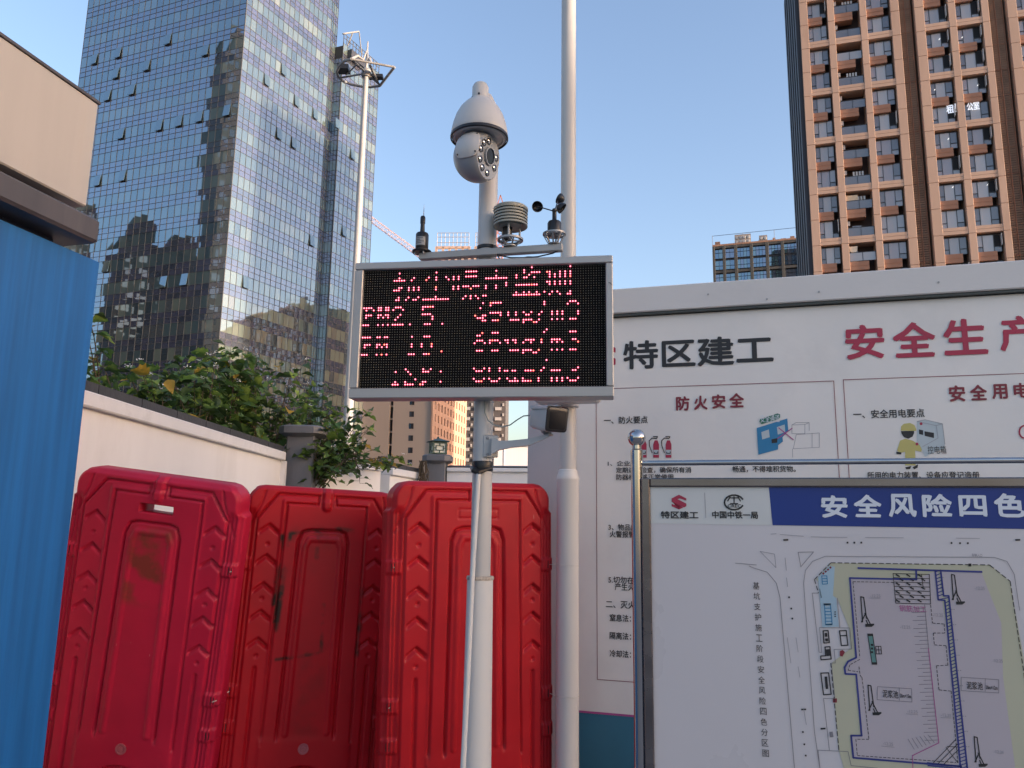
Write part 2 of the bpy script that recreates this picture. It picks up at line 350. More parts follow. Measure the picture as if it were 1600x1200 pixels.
# roof rail, cradle on the wing
mb = MB()
F = frame_of(WP); mb.fr = F
for k in range(13):
    u = k*WL/12; mb.box((u-.05, -.05, WTOP), (u+.05, .05, WTOP+1.6))
for z in (WTOP+.8, WTOP+1.55): mb.box((0, -.04, z), (WL, .04, z+.08))
mb.obj('roof_rail', MULL, wing)
mb = MB(); mb.fr = F; mb.box((1.2, -.9, WTOP-2.4), (5.2, .6, WTOP-.9)); mb.obj('roof_cradle', mat('cradle_dark', (.03, .035, .05), .5), wing)
mb = MB(); mb.fr = F; mb.bar((0, .3, WTOP+1.6), (3, -.8, WTOP+3.6), .22, .22); mb.bar((3, -.8, WTOP+3.6), (4.2, -.8, WTOP-.9), .14, .14); mb.bar((1.5, .4, WTOP), (1.8, -.4, WTOP+2.8), .18, .18); mb.obj('cradle_davit', mat('davit_white', (.25, .25, .25), .5), wing)

# ================================================================== APARTMENT BLOCKS (incl. the ones the glass mirrors)
APW = mat('apartment_dark_render', (.07, .065, .06), .8, var=.15, scale=.2)
APG = glass('apartment_window_glass', (.02, .03, .04), .2, (.7, .8, .9))
APO = mat('apartment_tan_render', (.42, .26, .16), .8, var=.1, scale=.2)
def block(name, plane, W, D, H, mw, label, nu, fl=3., ww=.55, cat='apartment block', topboxes=0, mg=None):
    o = plane.W(W/2, 0); t = thing(name, (o[0], o[1], 0), label, cat)
    mb = MB(); mb.fr = frame_of(plane); mb.box((0, 0, 0), (W, D, H)); mb.box((-.2, -.2, H), (W+.2, D+.2, H+.6)); mb.obj('wall', mw, t)
    if topboxes:
        mb = MB(); mb.fr = frame_of(plane)
        for k in range(topboxes):
            x = W*(k+.5)/topboxes; mb.box((x-W*.1, D*.2, H+.6), (x+W*.1, D*.7, H+3.5+(k*7 % 5)))
        mb.obj('roof_hut', mw, t)
    mb = MB(); mb.fr = frame_of(plane); du = W/nu
    for i in range(nu):
        for k in range(int(H/fl)):
            mb.box((du*(i+.5-ww/2), -.06, k*fl+.9), (du*(i+.5+ww/2), .0, k*fl+2.5))
    mb.obj('window_field', mg or APG, t, kind='stuff'); return t
# left-behind group mirrored low in the left face
block('apartment_block', PL((-112, 66), 100), 26, 18, 62, APW, 'dark apartment block far left mirrored as jagged skyline in the tower glass', 9, topboxes=3)
block('apartment_block', PL((-90, 10), 95), 40, 18, 58, APW, 'long dark apartment block left of the photographer', 12, topboxes=4)
block('apartment_block', PL((-122, 96), 100), 12, 16, 70, APW, 'dark block with narrow front standing behind the left skyline', 5, topboxes=1)
block('residential_tower', PL((-86, 76), 105), 9, 20, 104, APW, 'tall dark residential tower outside the left edge, mirrored in the tower corner', 4, topboxes=2)
block('apartment_block', PL((-72, 68), 105), 3.2, 10, 52, APO, 'slim tan stair tower mirrored low in the glass', 1)
# low unseen block, added right of the photographer to keep sun off the site
block('added_shade_block', PL((44, 32), -92), 85, 20, 9, APW, 'long unseen block added right of the photographer to shade the site', 22, fl=3.4, ww=.6)

# ================================================================== BROWN APARTMENT BUILDING
BR = PL(aty(1252, 75, 80), -17.)
TERRA = mat('terracotta_panel', (.53, .35, .255), .65, var=.09, scale=.35, dirt=(.36, .19, .12, .4), dscale=.6, stretch=(1, 1, .25))
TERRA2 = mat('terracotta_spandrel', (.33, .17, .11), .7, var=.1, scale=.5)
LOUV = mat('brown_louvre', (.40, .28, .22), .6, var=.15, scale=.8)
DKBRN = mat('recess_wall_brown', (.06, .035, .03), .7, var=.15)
SIDE = mat('side_wall_painted_shade', (.035, .035, .045), .6, var=.2, scale=.3, stretch=(3, 3, .1))  # shade of the side turned from the sun is put into this colour
FRM = mat('window_frame_dark', (.03, .03, .034), .4, var=.1)
PG = [glass('pane_%s' % n, c, .12, (.78, .80, .84)) for n, c in zip(('curtain_grey', 'curtain_pale', 'clear_dark', 'curtain_lilac'), [(.30, .29, .29), (.40, .38, .37), (.10, .095, .10), (.27, .24, .25)])]
brown = thing('brown_apartment_tower', BR.W(12, 0, -9), 'tall terracotta apartment tower at right with recessed windows and balconies', 'apartment tower')
Z0B, PER = 31.74, 5.86; ZLO, ZHI = Z0B-1*PER, Z0B+7*PER
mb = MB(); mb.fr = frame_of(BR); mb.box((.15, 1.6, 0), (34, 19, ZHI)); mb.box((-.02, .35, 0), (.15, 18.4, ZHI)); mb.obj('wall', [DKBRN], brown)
mb = MB(); mb.fr = frame_of(BR)
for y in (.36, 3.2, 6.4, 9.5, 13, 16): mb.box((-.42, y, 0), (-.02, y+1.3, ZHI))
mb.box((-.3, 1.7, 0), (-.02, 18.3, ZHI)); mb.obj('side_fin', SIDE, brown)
mb = MB(); mb.fr = frame_of(BR); mb.box((0, 0, 0), (24.6, .35, ZLO-.4)); mb.obj('lower_wall', TERRA, brown)
piers = [(0, .878), (2.948, 3.675), (6.285, 6.994), (9.413, 10.29), (11.78, 12.72), (15.05, 15.77), (18.2, 18.9), (20.6, 21.5), (24.0, 24.7)]
bays = [(.878, 2.948, 'w'), (3.675, 6.285, 'b'), (6.994, 9.413, 'w'), (12.72, 15.05, 'w'), (15.77, 18.2, 'w'), (21.5, 24.0, 'w')]
groups_ = [(0, 10.29), (11.78, 18.9), (20.6, 24.7)]
for a, b in piers:
    z = ZLO-.4; k = 0
    while z < ZHI:
        mb = MB(); mb.fr = frame_of(BR); mb.bbox((a+.012, -.02, z+.03), (b-.012, 1.6, min(z+PER/2, ZHI)-.0), .02); mb.obj('cladding_panel', TERRA, brown); z += PER/2
nb = 0
for gi, (a, b) in enumerate(groups_):
    for k in range(-1, 8):
        zc = Z0B+k*PER
        for u0, u1, t in bays:
            if u0 < a or u1 > b: continue
            mb = MB(); mb.fr = frame_of(BR)
            mb.box((u0+.0, .01, zc-.38), (u1, 1.6, zc-.015)); mb.box((u0, .01, zc+.015), (u1, 1.6, zc+.37)); mb.obj('band_panel', TERRA, brown)
def winobj(root, F, u0, u1, z0, z1, y, opn, rnd, curtain=True):
    W = u1-u0; a = u0+W*.24; b = u0+W*.68
    mb = MB(); mb.fr = F; t = .045
    for x in (u0, a, b, u1-t): mb.box((x, y-.06, z0), (x+t, y+.04, z1))
    for z in (z0, z1-t): mb.box((u0, y-.05, z), (u1, y+.03, z+t))
    zt = z0+(z1-z0)*.3
    for xa, xb in ((u0, a), (b, u1)): mb.box((xa, y-.055, zt), (xb, y+.03, zt+t*1.4))
    w = mb.obj('window', FRM, root)
    for (xa, xb, za, zb, kk) in ((u0, a, z0, zt, 0), (u0, a, zt, z1, 0), (a, b, z0, z1, 1), (b, u1, z0, zt, 0), (b, u1, zt, z1, 2)):
        mi = rnd.choice([0, 3, 1, 1]) if kk == 1 else rnd.choice([2, 2, 0, 3])
        F2 = F
        if kk == 2 and opn:                                   # casement swung out: its leaf edge-on plus a dark hole
            q = MB(); q.fr = F; q.box((xb-.10, y-.5, za+.05), (xb-.05, y-.06, zb-.05)); q.obj('open_casement', [PALE], w)
            mi = 2
        q = MB(); q.fr = F; q.quad((xa, y, za), (xb, y, za), (xb, y, zb), (xa, y, zb)); q.obj('pane', PG[mi] if not (kk == 2 and opn) else mat_dark, w)
    return w
PALE = mat('pale_casement_leaf', (.5, .5, .5), .4, var=.05)
rnd = random.Random(11); F = frame_of(BR)
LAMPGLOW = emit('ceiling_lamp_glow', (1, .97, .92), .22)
for bi, (u0, u1, t) in enumerate(bays):
    for k in range(-1, 7):
        zb = Z0B+k*PER+.37; zt = Z0B+(k+1)*PER-.38; H2 = zt-zb
        mid0, mid1 = zb+H2*.415, zb+H2*.60
        mb = MB(); mb.fr = F; y = .36 if t == 'w' else .35
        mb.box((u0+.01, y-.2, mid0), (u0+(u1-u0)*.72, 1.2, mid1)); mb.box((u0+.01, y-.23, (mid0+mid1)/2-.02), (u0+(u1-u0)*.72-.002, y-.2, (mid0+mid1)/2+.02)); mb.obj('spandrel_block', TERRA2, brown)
        if t == 'w':
            opn = rnd.random() < (.25 if bi < 3 else .75); opn2 = rnd.random() < (.2 if bi < 3 else .7)
            winobj(brown, F, u0+.02, u1-.12, zb+.02, mid0, .52, opn, rnd); winobj(brown, F, u0+.02, u1-.12, mid1, zt-.16, .52, opn2, rnd)
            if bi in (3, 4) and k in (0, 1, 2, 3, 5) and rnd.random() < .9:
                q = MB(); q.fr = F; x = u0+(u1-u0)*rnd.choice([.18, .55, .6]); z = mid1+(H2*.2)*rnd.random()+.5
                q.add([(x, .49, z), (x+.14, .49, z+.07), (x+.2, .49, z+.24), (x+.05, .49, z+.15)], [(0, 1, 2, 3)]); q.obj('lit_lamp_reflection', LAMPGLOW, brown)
        else:
            for za, zz in ((zb, mid0), (mid1, zt)):
                q = MB(); q.fr = F
                q.box((u0, .2, za+1.0), (u1, .25, za+1.05)); q.box((u0+.02, .2, za+.05), (u0+.05, .24, za+1.0)); q.box(((u0+u1)/2-.03, .2, za+.05), ((u0+u1)/2+.03, .24, za+1.0)); q.box((u1-.06, .2, za+.05), (u1-.02, .24, za+1.0))
                rl = q.obj('balcony_rail', FRM, brown)
                q = MB(); q.fr = F; q.quad((u0+.05, .22, za+.08), (u1-.06, .22, za+.08), (u1-.06, .22, za+.98), (u0+.05, .22, za+.98)); q.obj('rail_glass', PG[rnd.choice([0, 2, 2])], rl)
                q = MB(); q.fr = F; x = rnd.uniform(u0+.1, u0+1.2); q.box((x, 1.35, za), (x+.9, 1.5, zz-.5)); q.obj('balcony_door', PG[rnd.choice([0, 1, 3])], brown)
                if rnd.random() < .6:
                    q = MB(); q.fr = F; q.box((u0+.02, .5, zz-.75), (u0+.3, 1.1, zz-.25)); q.obj('wall_lamp_bracket', PALE, brown)
                if rnd.random() < .35:
                    q = MB(); q.fr = F
                    for j in range(4): q.box((u0+.9+j*.3, .45, zz-1.25-rnd.random()*.2), (u0+1.08+j*.3, .5, zz-.5))
                    q.obj('hanging_laundry', PALE, brown)
# cream roller blind and tied curtain on two balconies
u0, u1 = 3.675, 6.285; zb = Z0B+.37
q = MB(); q.fr = F; q.box((u0+.02, .3, Z0B+PER-.38-1.05), (u0+1.2, .36, Z0B+PER-.75)); q.obj('roller_blind', mat('cream_blind', (.62, .5, .36), .7), brown)
q = MB(); q.fr = F; zc = Z0B-.38
q.loft([[(u0+.45+sx*w_, .3+sy, zc-dz) for sx, sy in ((-1, 0), (1, 0), (1, .12), (-1, .12))] for w_, dz in ((.42, .3), (.36, .8), (.07, 1.15), (.2, 1.6), (.26, 2.0))]); q.obj('tied_curtain', mat('cream_curtain', (.7, .62, .5), .8), brown)
# louvred recesses
for a, b in ((10.29, 11.78), (18.9, 20.6)):
    q = MB(); q.fr = F; z = ZLO
    while z < ZHI:
        for xa, xb in ((a+.02, (a+b)/2-.15), ((a+b)/2-.11, b-.28)):
            q.add([(xa, .68, z), (xb, .68, z), (xb, .55, z+.125), (xa, .55, z+.125), (xa, .70, z-.03), (xb, .70, z-.03)], [(0, 1, 2, 3), (4, 5, 1, 0)])
        z += .26
    q.obj('louvre_slats', LOUV, brown, kind='stuff')
    q = MB(); q.fr = F
    for x in (a+.01, (a+b)/2-.15, b-.29): q.box((x, .5, ZLO), (x+.04, 1.2, ZHI))
    z = ZLO
    while z < ZHI: q.box((a+.02, .5, z), (b-.28, .54, z+.05)); z += PER/2
    q.obj('louvre_frame', TERRA2, brown)
SH = BR
text(PL(BR.W(0, 0, .02-.47), -17.), '租', (1479, 164, 1490, 177), emit('office_sign_white', (.9, .93, 1.), .12), brown, bold=.05, off=0, eps=.01)
text(PL(BR.W(0, 0, .02-.47), -17.), '办', (1490, 162, 1497, 175), bpy.data.materials['office_sign_white'], brown, bold=.05, off=0, eps=.01)
text(PL(BR.W(0, 0, .02-.47), -17.), '公室', (1511, 159, 1530, 172), bpy.data.materials['office_sign_white'], brown, bold=.05, off=0, eps=.01)

# ================================================================== SMALL DARK BUILDING
DB = PL(aty(1113, 385, 150), -17.5); F = frame_of(DB)
dk = thing('grey_office_block', DB.W(10, 0, -8), 'lower dark grey building with blue windows and cluttered roof, left of the terracotta tower', 'building')
DW = mat('dark_grey_stone', (.095, .09, .08), .7, var=.12, scale=.3); ROOFC = mat('roof_clutter_painted_sun', (.45, .25, .16), .7, var=.2, scale=.5)  # warm sunlight on the roof parts is put into their orange
HT = 57.0
mb = MB(); mb.fr = F; mb.box((0, .5, 0), (76, 18, HT-.3)); mb.obj('wall', mat('dark_back_wall', (.05, .05, .055), .6), dk)
pu = [0, 1.75, 2.25, 4.2, 7.15, 10.1, 13.0, 16.2]
px_ = [(-.02, .45), (1.95, 2.5), (4.2, 4.8), (7.2, 7.8), (10.2, 10.8), (13.1, 13.7), (16.3, 16.9), (19.5, 20.1), (22.8, 23.4), (26, 26.6)]
for a, b in px_:
    mb = MB(); mb.fr = F; mb.bbox((a, 0, 0), (b, .55, HT), .03); mb.obj('pier', DW, dk)
mb = MB(); mb.fr = F
for k in range(9): mb.box((-.02, .05, HT-.5-k*5.2), (76, .54, HT-k*5.2))
mb.obj('floor_band', DW, dk)
GB = [glass('blue_pane_a', (.03, .08, .13), .3, (.6, .8, 1.)), glass('blue_pane_b', (.09, .11, .14), .3, (.7, .8, 1.)), glass('blue_pane_c', (.04, .10, .10), .3, (.7, .9, 1.))]
rnd = random.Random(3)
for i in range(len(px_)-1):
    a, b = px_[i][1], px_[i+1][0]
    for k in range(5):
        for h in (0, 1):
            zt = HT-.5-k*5.2-h*2.35-.1; z0 = zt-2.0
            mb = MB(); mb.fr = F; n = 4 if b-a > 2 else 2
            for j in range(n+1): x = a+(b-a)*j/n; mb.box((x-.03, .35, z0), (x+.03, .48, zt))
            for z in (z0, z0+1.2 if h == 0 else z0+.8, zt-.06): mb.box((a, .36, z), (b, .48, z+.07))
            wv = mb.obj('window', FRM, dk)
            if k < 3:
                for j in range(n):
                    q = MB(); q.fr = F; x = a+(b-a)*j/n; q.quad((x, .44, z0), (x+(b-a)/n, .44, z0), (x+(b-a)/n, .44, zt), (x, .44, zt)); q.obj('pane', rnd.choice(GB), wv)
            else:
                q = MB(); q.fr = F; q.quad((a, .44, z0), (b, .44, z0), (b, .44, zt), (a, .44, zt)); q.obj('pane', GB[0], wv)
mb = MB(); mb.fr = F; mb.box((0, 0, HT), (26.6, .3, HT+.35)); mb.obj('parapet', ROOFC, dk)
mb = MB(); mb.fr = F
for u, h, wd in ((.5, 1.3, 1.), (2.0, .7, 1.2), (9, .9, .9), (11.7, 1.1, .5), (13.2, .8, 1.), (15, 1.1, .8)): mb.box((u, 1, HT), (u+wd, 3, HT+h))
mb.obj('roof_unit', ROOFC, dk)
UNITW = mat('chiller_white', (.5, .42, .36), .6)
for u, z0, nx, nz in ((4.4, HT+.1, 4, 2), (9.1, HT+.4, 2, 1)):
    mb = MB(); mb.fr = F; mb.box((u, .4, z0), (u+nx*.78, 1.8, z0+nz*.9+.3)); rack = mb.obj('fan_rack', UNITW, dk)
    for i in range(nx):
        for j in range(nz):
            q = MB(); q.fr = F; q.lathe([(.3, 0), (.3, .12), (.2, .16)], (u+.4+i*.76, .4, z0+.55+j*.85), 12, axis=(0, -1, 0)); q.obj('fan', mat_fan if 'mat_fan' in globals() else CAMWHITE, rack)
mb = MB(); mb.fr = F; mb.tube([(0, .2, HT+2.3), (26, .2, HT+2.6)], .05, 4)
for u in (0.05, 6, 12, 18, 25.9): mb.tube([(u, .2, HT), (u, .2, HT+2.4)], .05, 4)
mb.obj('roof_rail', mat('rail_blue', (.1, .13, .2), .6), dk)

# ================================================================== FAR BUILDINGS UNDER THE SIGN
BG = mat('beige_render', (.52, .42, .34), .8, var=.05, scale=.15, stretch=(1, 1, .2)); OR = mat('salmon_tile', (.60, .36, .25), .7, var=.06, scale=.3)
DKW = mat('far_window_dark', (.03, .03, .035), .3)
BE = PL(aty(678, 640, 180), -4.); F = frame_of(BE); BZ = 46.
bei = thing('salmon_apartment_block', BE.W(-10, 0, -10), 'beige and salmon apartment block below the display with sunlit right facade', 'apartment block')
sl_ = BE.uz(611, 680)[0]; lw_ = BE.uz(556, 680)[0]; w_c = BE.uz(642, 680)[0]
mb = MB(); mb.fr = F; mb.box((lw_, 0, 0), (sl_-.5, 14, BZ)); mb.obj('left_wall', BG, bei)
mb = MB(); mb.fr = F; mb.box((sl_+.25, 0, 0), (0, 14, BZ)); mb.obj('right_wall', BG, bei)
mb = MB(); mb.fr = F; mb.box((sl_-.5, 1.2, 0), (sl_+.25, 13, BZ)); mb.obj('stair_slot', DKW, bei)
mb = MB(); mb.fr = F
for k in range(15): mb.box((sl_-.5, .3, k*3.05+.2), (sl_+.25, 1.2, k*3.05+.55))
mb.obj('slot_sill', BG, bei)
for k in range(2, 15):
    z = BE.uz(642, 727)[1]+(k-5)*2.83
    mb = MB(); mb.fr = F; mb.box((w_c-.55, -.03, z), (w_c+.55, .12, z+1.3)); wv = mb.obj('window', DKW, bei)
    q = MB(); q.fr = F; q.quad((w_c-.5, -.05, z+.08), (w_c-.04, -.05, z+.08), (w_c-.04, -.05, z+1.22), (w_c-.5, -.05, z+1.22)); q.obj('pane', GB[rnd.choice([0, 1])], wv)
BE2 = PL(BE.W(0, 0), 79.); L2 = BE2.uz(727, 680)[0]; F2 = frame_of(BE2)
mb = MB(); mb.fr = F2; mb.box((0.0, .35, 0), (L2, 13.8, BZ-.1)); mb.obj('side_wall', mat('side_recess', (.30, .17, .12), .8), bei)
n = 11
mb = MB(); mb.fr = F2
for i in range(n+1): u = L2*i/n; mb.box((u-.75*L2/n*.4, 0, 0), (u+.75*L2/n*.4, .4, BZ))
for k in range(16): mb.box((0, .02, k*2.9), (L2, .4, k*2.9+1.1))
mb.obj('facade_grid', OR, bei)
mb = MB(); mb.fr = F2
for i in range(n):
    for k in range(15): mb.box((L2*(i+.3)/n, .28, k*2.9+1.1), (L2*(i+.62)/n, .36, k*2.9+2.9))
mb.obj('window_field', DKW, bei, kind='stuff')
# tower behind with scaffolding on top
a = aty(684, 400, 225); TW = PL(a, -3.); F = frame_of(TW); u1 = TW.uz(790, 640)[0]; zt = TW.uz(700, 388)[1]
dt = thing('unfinished_tower', TW.W(8, 0, -6), 'distant residential tower with scaffolding frames on its roof, rising behind the display', 'apartment tower')
TWB = mat('far_tower_dark', (.10, .09, .09), .7); TWW = mat('far_tower_white', (.5, .47, .45), .6); TWP = mat('far_tower_pink', (.52, .36, .28), .7)
mb = MB(); mb.fr = F; mb.box((-.5, 0, 0), (u1, 16, zt-6)); mb.obj('wall', TWB, dt)
mb = MB(); mb.fr = F
for k in range(int((zt-8)/3)):
    for i in range(7):
        u = u1*i/7; mb.box((u, -.5, k*3+.2), (u+u1/7*.6, 0, k*3+1.1)); mb.box((u+u1/7*.7, -.2, k*3+1.5), (u+u1/7*.85, 0, k*3+2.3))
mb.obj('balcony_field', TWW, dt, kind='stuff')
mb = MB(); mb.fr = F
for a0, b0 in ((-.5, 9.6), (11.4, 17)):
    for k in range(4):
        mb.box((a0, -.2, zt-8+k*2.6), (b0, .3, zt-7.2+k*2.6))
    nn = 5
    for i in range(nn+1):
        u = a0+(b0-a0)*i/nn; mb.box((u-.35, -.2, zt-9), (u+.35, .3, zt+.5))
mb.obj('top_frame', TWP, dt)
mb = MB(); mb.fr = F; mb.box((-.5, .5, zt-9), (17, 8, zt-1)); mb.obj('top_core', mat('far_core', (.22, .18, .16), .8), dt)
mb = MB(); mb.fr = F; zs = TW.uz(700, 364)[1]
for a0, b0 in ((-.3, 9.4), (11.4, 17)):
    for i in range(9): u = a0+(b0-a0)*i/8; mb.tube([(u, 0, zt), (u, 0, zs)], .09, 4)
    for z in (zt+1.8, zt+3.6, zs): mb.tube([(a0, 0, z), (b0, 0, z)], .1, 4)
mb.obj('scaffold', mat('scaffold_grey', (.4, .36, .34), .6), dt)
# cranes
CRP = mat('crane_pale_pink', (.55, .42, .42), .6); CRR = mat('crane_red', (.42, .16, .11), .6)
def truss(mb, p, q, w, n, r):
    p = Vector(p); q = Vector(q); d = (q-p).normalized(); a = d.cross(Vector((0, 1, 0)))
    if a.length < .1: a = d.cross(Vector((1, 0, 0)))
    a.normalize(); b = d.cross(a); cs = [a*w/2+b*w/2, a*w/2-b*w/2, -a*w/2-b*w/2, -a*w/2+b*w/2]
    for c in cs: mb.tube([p+c, q+c], r, 4)
    for i in range(n):
        s0, s1 = p+(q-p)*i/n, p+(q-p)*(i+1)/n
        for k in range(4): mb.tube([s0+cs[k], s1+cs[(k+1) % 4]], r*.7, 3); mb.tube([s0+cs[k], s0+cs[(k+1) % 4]], r*.6, 3)
a = aty(655, 398, 240); b = aty(583, 345, 240); pv = a+(a-b)*.62
cr = thing('luffing_crane', (pv[0], pv[1], 0), 'pale pink luffing crane jib slanting up behind the glass tower, left of the display', 'crane')
mb = MB(); truss(mb, pv, b-(a-b)*.2, 1.5, 26, .09); mb.obj('jib', CRP, cr)
mb = MB(); truss(mb, (pv[0], pv[1], 0), (pv[0], pv[1], pv[2]+2), 1.8, 30, .12); mb.obj('mast', CRP, cr)
a = aty(782, 305, 238)
cr = thing('tower_crane', (a[0], a[1], 0), 'orange red tower crane mast showing beside the monitoring pole', 'crane')
mb = MB(); truss(mb, (a[0], a[1], 0), (a[0], a[1], a[2]-6), 2.0, 44, .16); mb.obj('mast', CRR, cr)
mb = MB(); z = a[2]; mb.bar((a[0]-1.6, a[1], z-6), (a[0], a[1], z), .3, .3); mb.bar((a[0]+1.8, a[1], z-6), (a[0], a[1], z), .3, .3); mb.bar((a[0]-2, a[1], z-6), (a[0]+3, a[1], z-5), .8, .8); mb.bar((a[0], a[1]-1, z-4), (a[0]+1.5, a[1], z-9), .4, .4); mb.obj('head_frame', CRR, cr)
# pale shed
a = aty(772, 697, 70); b = aty(905, 697, 70)
sh = thing('pale_shed', (a[0]+4, 72, 0), 'pale white profiled shed behind the far boundary wall', 'shed')
mb = MB(); mb.box((a[0], 70, 0), (b[0], 84, a[2])); mb.obj('wall', mat('shed_white', (.7, .68, .68), .6, var=.03, scale=1, stretch=(8, 8, .1)), sh)
mb = MB(); mb.box((a[0]-.1, 69.8, a[2]), (b[0]+.1, 84.2, a[2]+.25)); mb.obj('roof_edge', WHITE_WALL, sh)
mb = MB()
for i in range(3): x = a[0]+(b[0]-a[0])*(i+.35)/3; mb.box((x, 69.95, 0), (x+.05, 70, a[2]))
mb.obj('wall_rib', WHITE_WALL, sh)
# ================================================================== BOUNDARY WALLS, LEFT AND BACK
def wall_run(a, b, zt, label, th=.2, low=.0, name='boundary_wall', darktop=.10, band=.10):
    a = np.array([a[0], a[1], 0.]); b = np.array([b[0], b[1], 0.]); L = float(np.linalg.norm(b-a)); ang = math.degrees(atan2(b[1]-a[1], b[0]-a[0]))
    pl = PL(a, ang); t = thing(name, pl.W(L/2, 0, -th/2), label, 'wall', 'white boundary walls'); F = frame_of(pl)
    mb = MB(); mb.fr = F; mb.box((0, .0, 0), (L, th, zt-darktop-band)); mb.obj('wall_face', WHITE_WALL, t)
    mb = MB(); mb.fr = F; mb.bbox((-.0, -.05, zt-darktop-band), (L, th+.05, zt-darktop), .008); mb.obj('coping', COPING, t)
    mb = MB(); mb.fr = F; n = max(1, int(L/.6))
    for i in range(n): mb.loft([[(L*i/n+.004, -.02, z0), (L*(i+1)/n-.004, -.02, z0), (L*(i+1)/n-.004, th, z1), (L*i/n+.004, th, z1)] for z0, z1 in ((zt-darktop+.002, zt-darktop+.03), (zt-.03, zt))])
    mb.obj('dark_capping', DARKCAP, t); return t, pl
def pillar(x, y, w, z, label, cap=.12, yaw=20, name='wall_pillar'):
    t = thing(name, (x, y, 0), label, 'pillar', 'grey wall pillars'); F = Matrix.Translation((x, y, 0)) @ Matrix.Rotation(radians(yaw), 4, 'Z')
    mb = MB(); mb.fr = F; h = w/2; mb.bbox((-h, -h, 0), (h, h, z-.12), .012); mb.obj('shaft', GREYPOST, t)
    mb = MB(); mb.fr = F; q = h+cap; k = .09
    def oc(q, z): return [(-q+k, -q, z), (q-k, -q, z), (q, -q+k, z), (q, q-k, z), (q-k, q, z), (-q+k, q, z), (-q, q-k, z), (-q, -q+k, z)]
    mb.loft([oc(h+.02, z-.14), oc(q, z-.10), oc(q, z-.02), oc(q-.03, z)]); mb.obj('cap', GREYPOST, t); return t
# left wall: runs away from the camera along x = -2.6
wall_run((-2.75, 3.2), (-2.79, 9.45), 2.48, 'long white boundary wall with dark capping running away on the left behind the first red barrier')
mb = MB(); mb.box((-2.795, 9.41, 0), (-2.73, 9.48, 2.27))
tag(mb.obj('corner_strip', COPING), 'narrow white corner strip at the far end of the left boundary wall', 'wall trim')
pillar(-2.62, 9.78, .345, 2.73, 'thick dark grey pillar with octagonal cap where the left wall ends, behind the shrubs', yaw=0, cap=.1)
wall_run((-2.45, 9.8), (-1.83, 10.95), 2.42, 'short white wall section between the two left grey pillars, half under hanging leaves', darktop=.06)
pillar(-1.83, 11.35, .2, 2.5, 'slim dark grey pillar standing between the second and third white wall sections', yaw=-15, cap=.0)
wall_run((-1.73, 11.15), (-1.46, 12.35), 2.42, 'very short white wall section with dark capping just left of the lantern pillar')
lp = aty(683, 712, 12.35); pillar(lp[0], 12.5, .29, 2.62, 'grey pillar with a green lantern on its cap, behind the third red barrier', yaw=-4, cap=.085)
wall_run((lp[0]+.16, 12.42), (.32, 12.3), 2.47, 'white boundary wall section facing the camera between lantern pillar and hoarding', darktop=.055, band=.06)
# lantern
c = (lp[0], 12.45); zb = 2.63
t = thing('pillar_lantern', (c[0], c[1], zb), 'small green metal lantern with frosted panes sitting on the grey pillar', 'lantern')
LG = mat('lantern_green_metal', (.035, .07, .055), .4, .3); LP = mat('lantern_frosted_pane', (.6, .62, .55), .3)
F = Matrix.Translation((c[0], c[1], zb)) @ Matrix.Rotation(radians(22), 4, 'Z')
mb = MB(); mb.fr = F; h = .105
for x in (-h, h):
    for y in (-h, h): mb.box((x-.011, y-.011, .0), (x+.011, y+.011, .2))
mb.box((-h-.015, -h-.015, -.0), (h+.015, h+.015, .02)); mb.box((-h-.008, -h-.008, .17), (h+.008, h+.008, .195)); mb.obj('lantern_frame', LG, t)
mb = MB(); mb.fr = F; mb.box((-h+.01, -h+.01, .02), (h-.01, h-.01, .17)); mb.obj('lantern_pane', LP, t)
mb = MB(); mb.fr = F
for (ax, s) in (('x', -1), ('y', -1)):
    for g0 in ((-.055, -.03, .05, .14), ):
        for a, b, z0, z1 in ((-.06, .06, .055, .065), (-.06, .06, .125, .135), (-.065, -.055, .055, .135), (.055, .065, .055, .135), (-.095, -.06, .09, .1), (.06, .095, .09, .1), (-.006, .006, .02, .055), (-.006, .006, .135, .17)):
            if ax == 'x': mb.box((-h-.004, a, z0), (-h+.012, b, z1))
            else: mb.box((a, -h-.004, z0), (b, -h+.012, z1))
mb.obj('pane_tracery', LG, t)
mb = MB(); mb.fr = F; mb.loft([[(-q, -q, z), (q, -q, z), (q, q, z), (-q, q, z)] for q, z in ((.15, .195), (.155, .205), (.05, .245), (.015, .26))]); mb.lathe([(.02, .255), (.012, .285), (0.002, .29)], n=8); mb.obj('lantern_roof', LG, t)

# ================================================================== BLUE SITE FENCE AND SIGN BOX, LEFT EDGE
b1 = aty(155, 410, 3.3); zbl = b1[2]; BL = PL((b1[0], 3.3), 76.5); F = frame_of(BL)
t = thing('blue_site_fence', BL.W(-.6, 0, -.05), 'blue painted sheet fence with streaky paint at the left edge', 'fence')
mb = MB(); mb.fr = F; x = 0.; pts = []
while x > -2.6: pts += [(x, 0), (x-.45, .001)]; x -= .9
front = [(u, y) for u, y in pts]
mb.loft([[(u, y, z) for u, y in front]+[(front[-1][0], .03, z), (0, .03, z)] for z in (0, zbl)]); mb.obj('blue_sheet', BLUE, t, fix=True)
b2 = PL(BL.W(0, 0, -.06), 76.5); F = frame_of(b2)
t = thing('dark_fascia_beam', b2.W(-.6, 0), 'dark grey fascia beam running above the blue fence under the cream box', 'beam')
mb = MB(); mb.fr = F; ze = BL.uz(125, 395)[1]
mb.box((-2.6, .0, 0), (-.20, .12, zbl+.20)); mb.obj('backing_wall', BEAM, t)
zA = b2.uz(158, 345)[1]; zB = b2.uz(155, 381)[1]
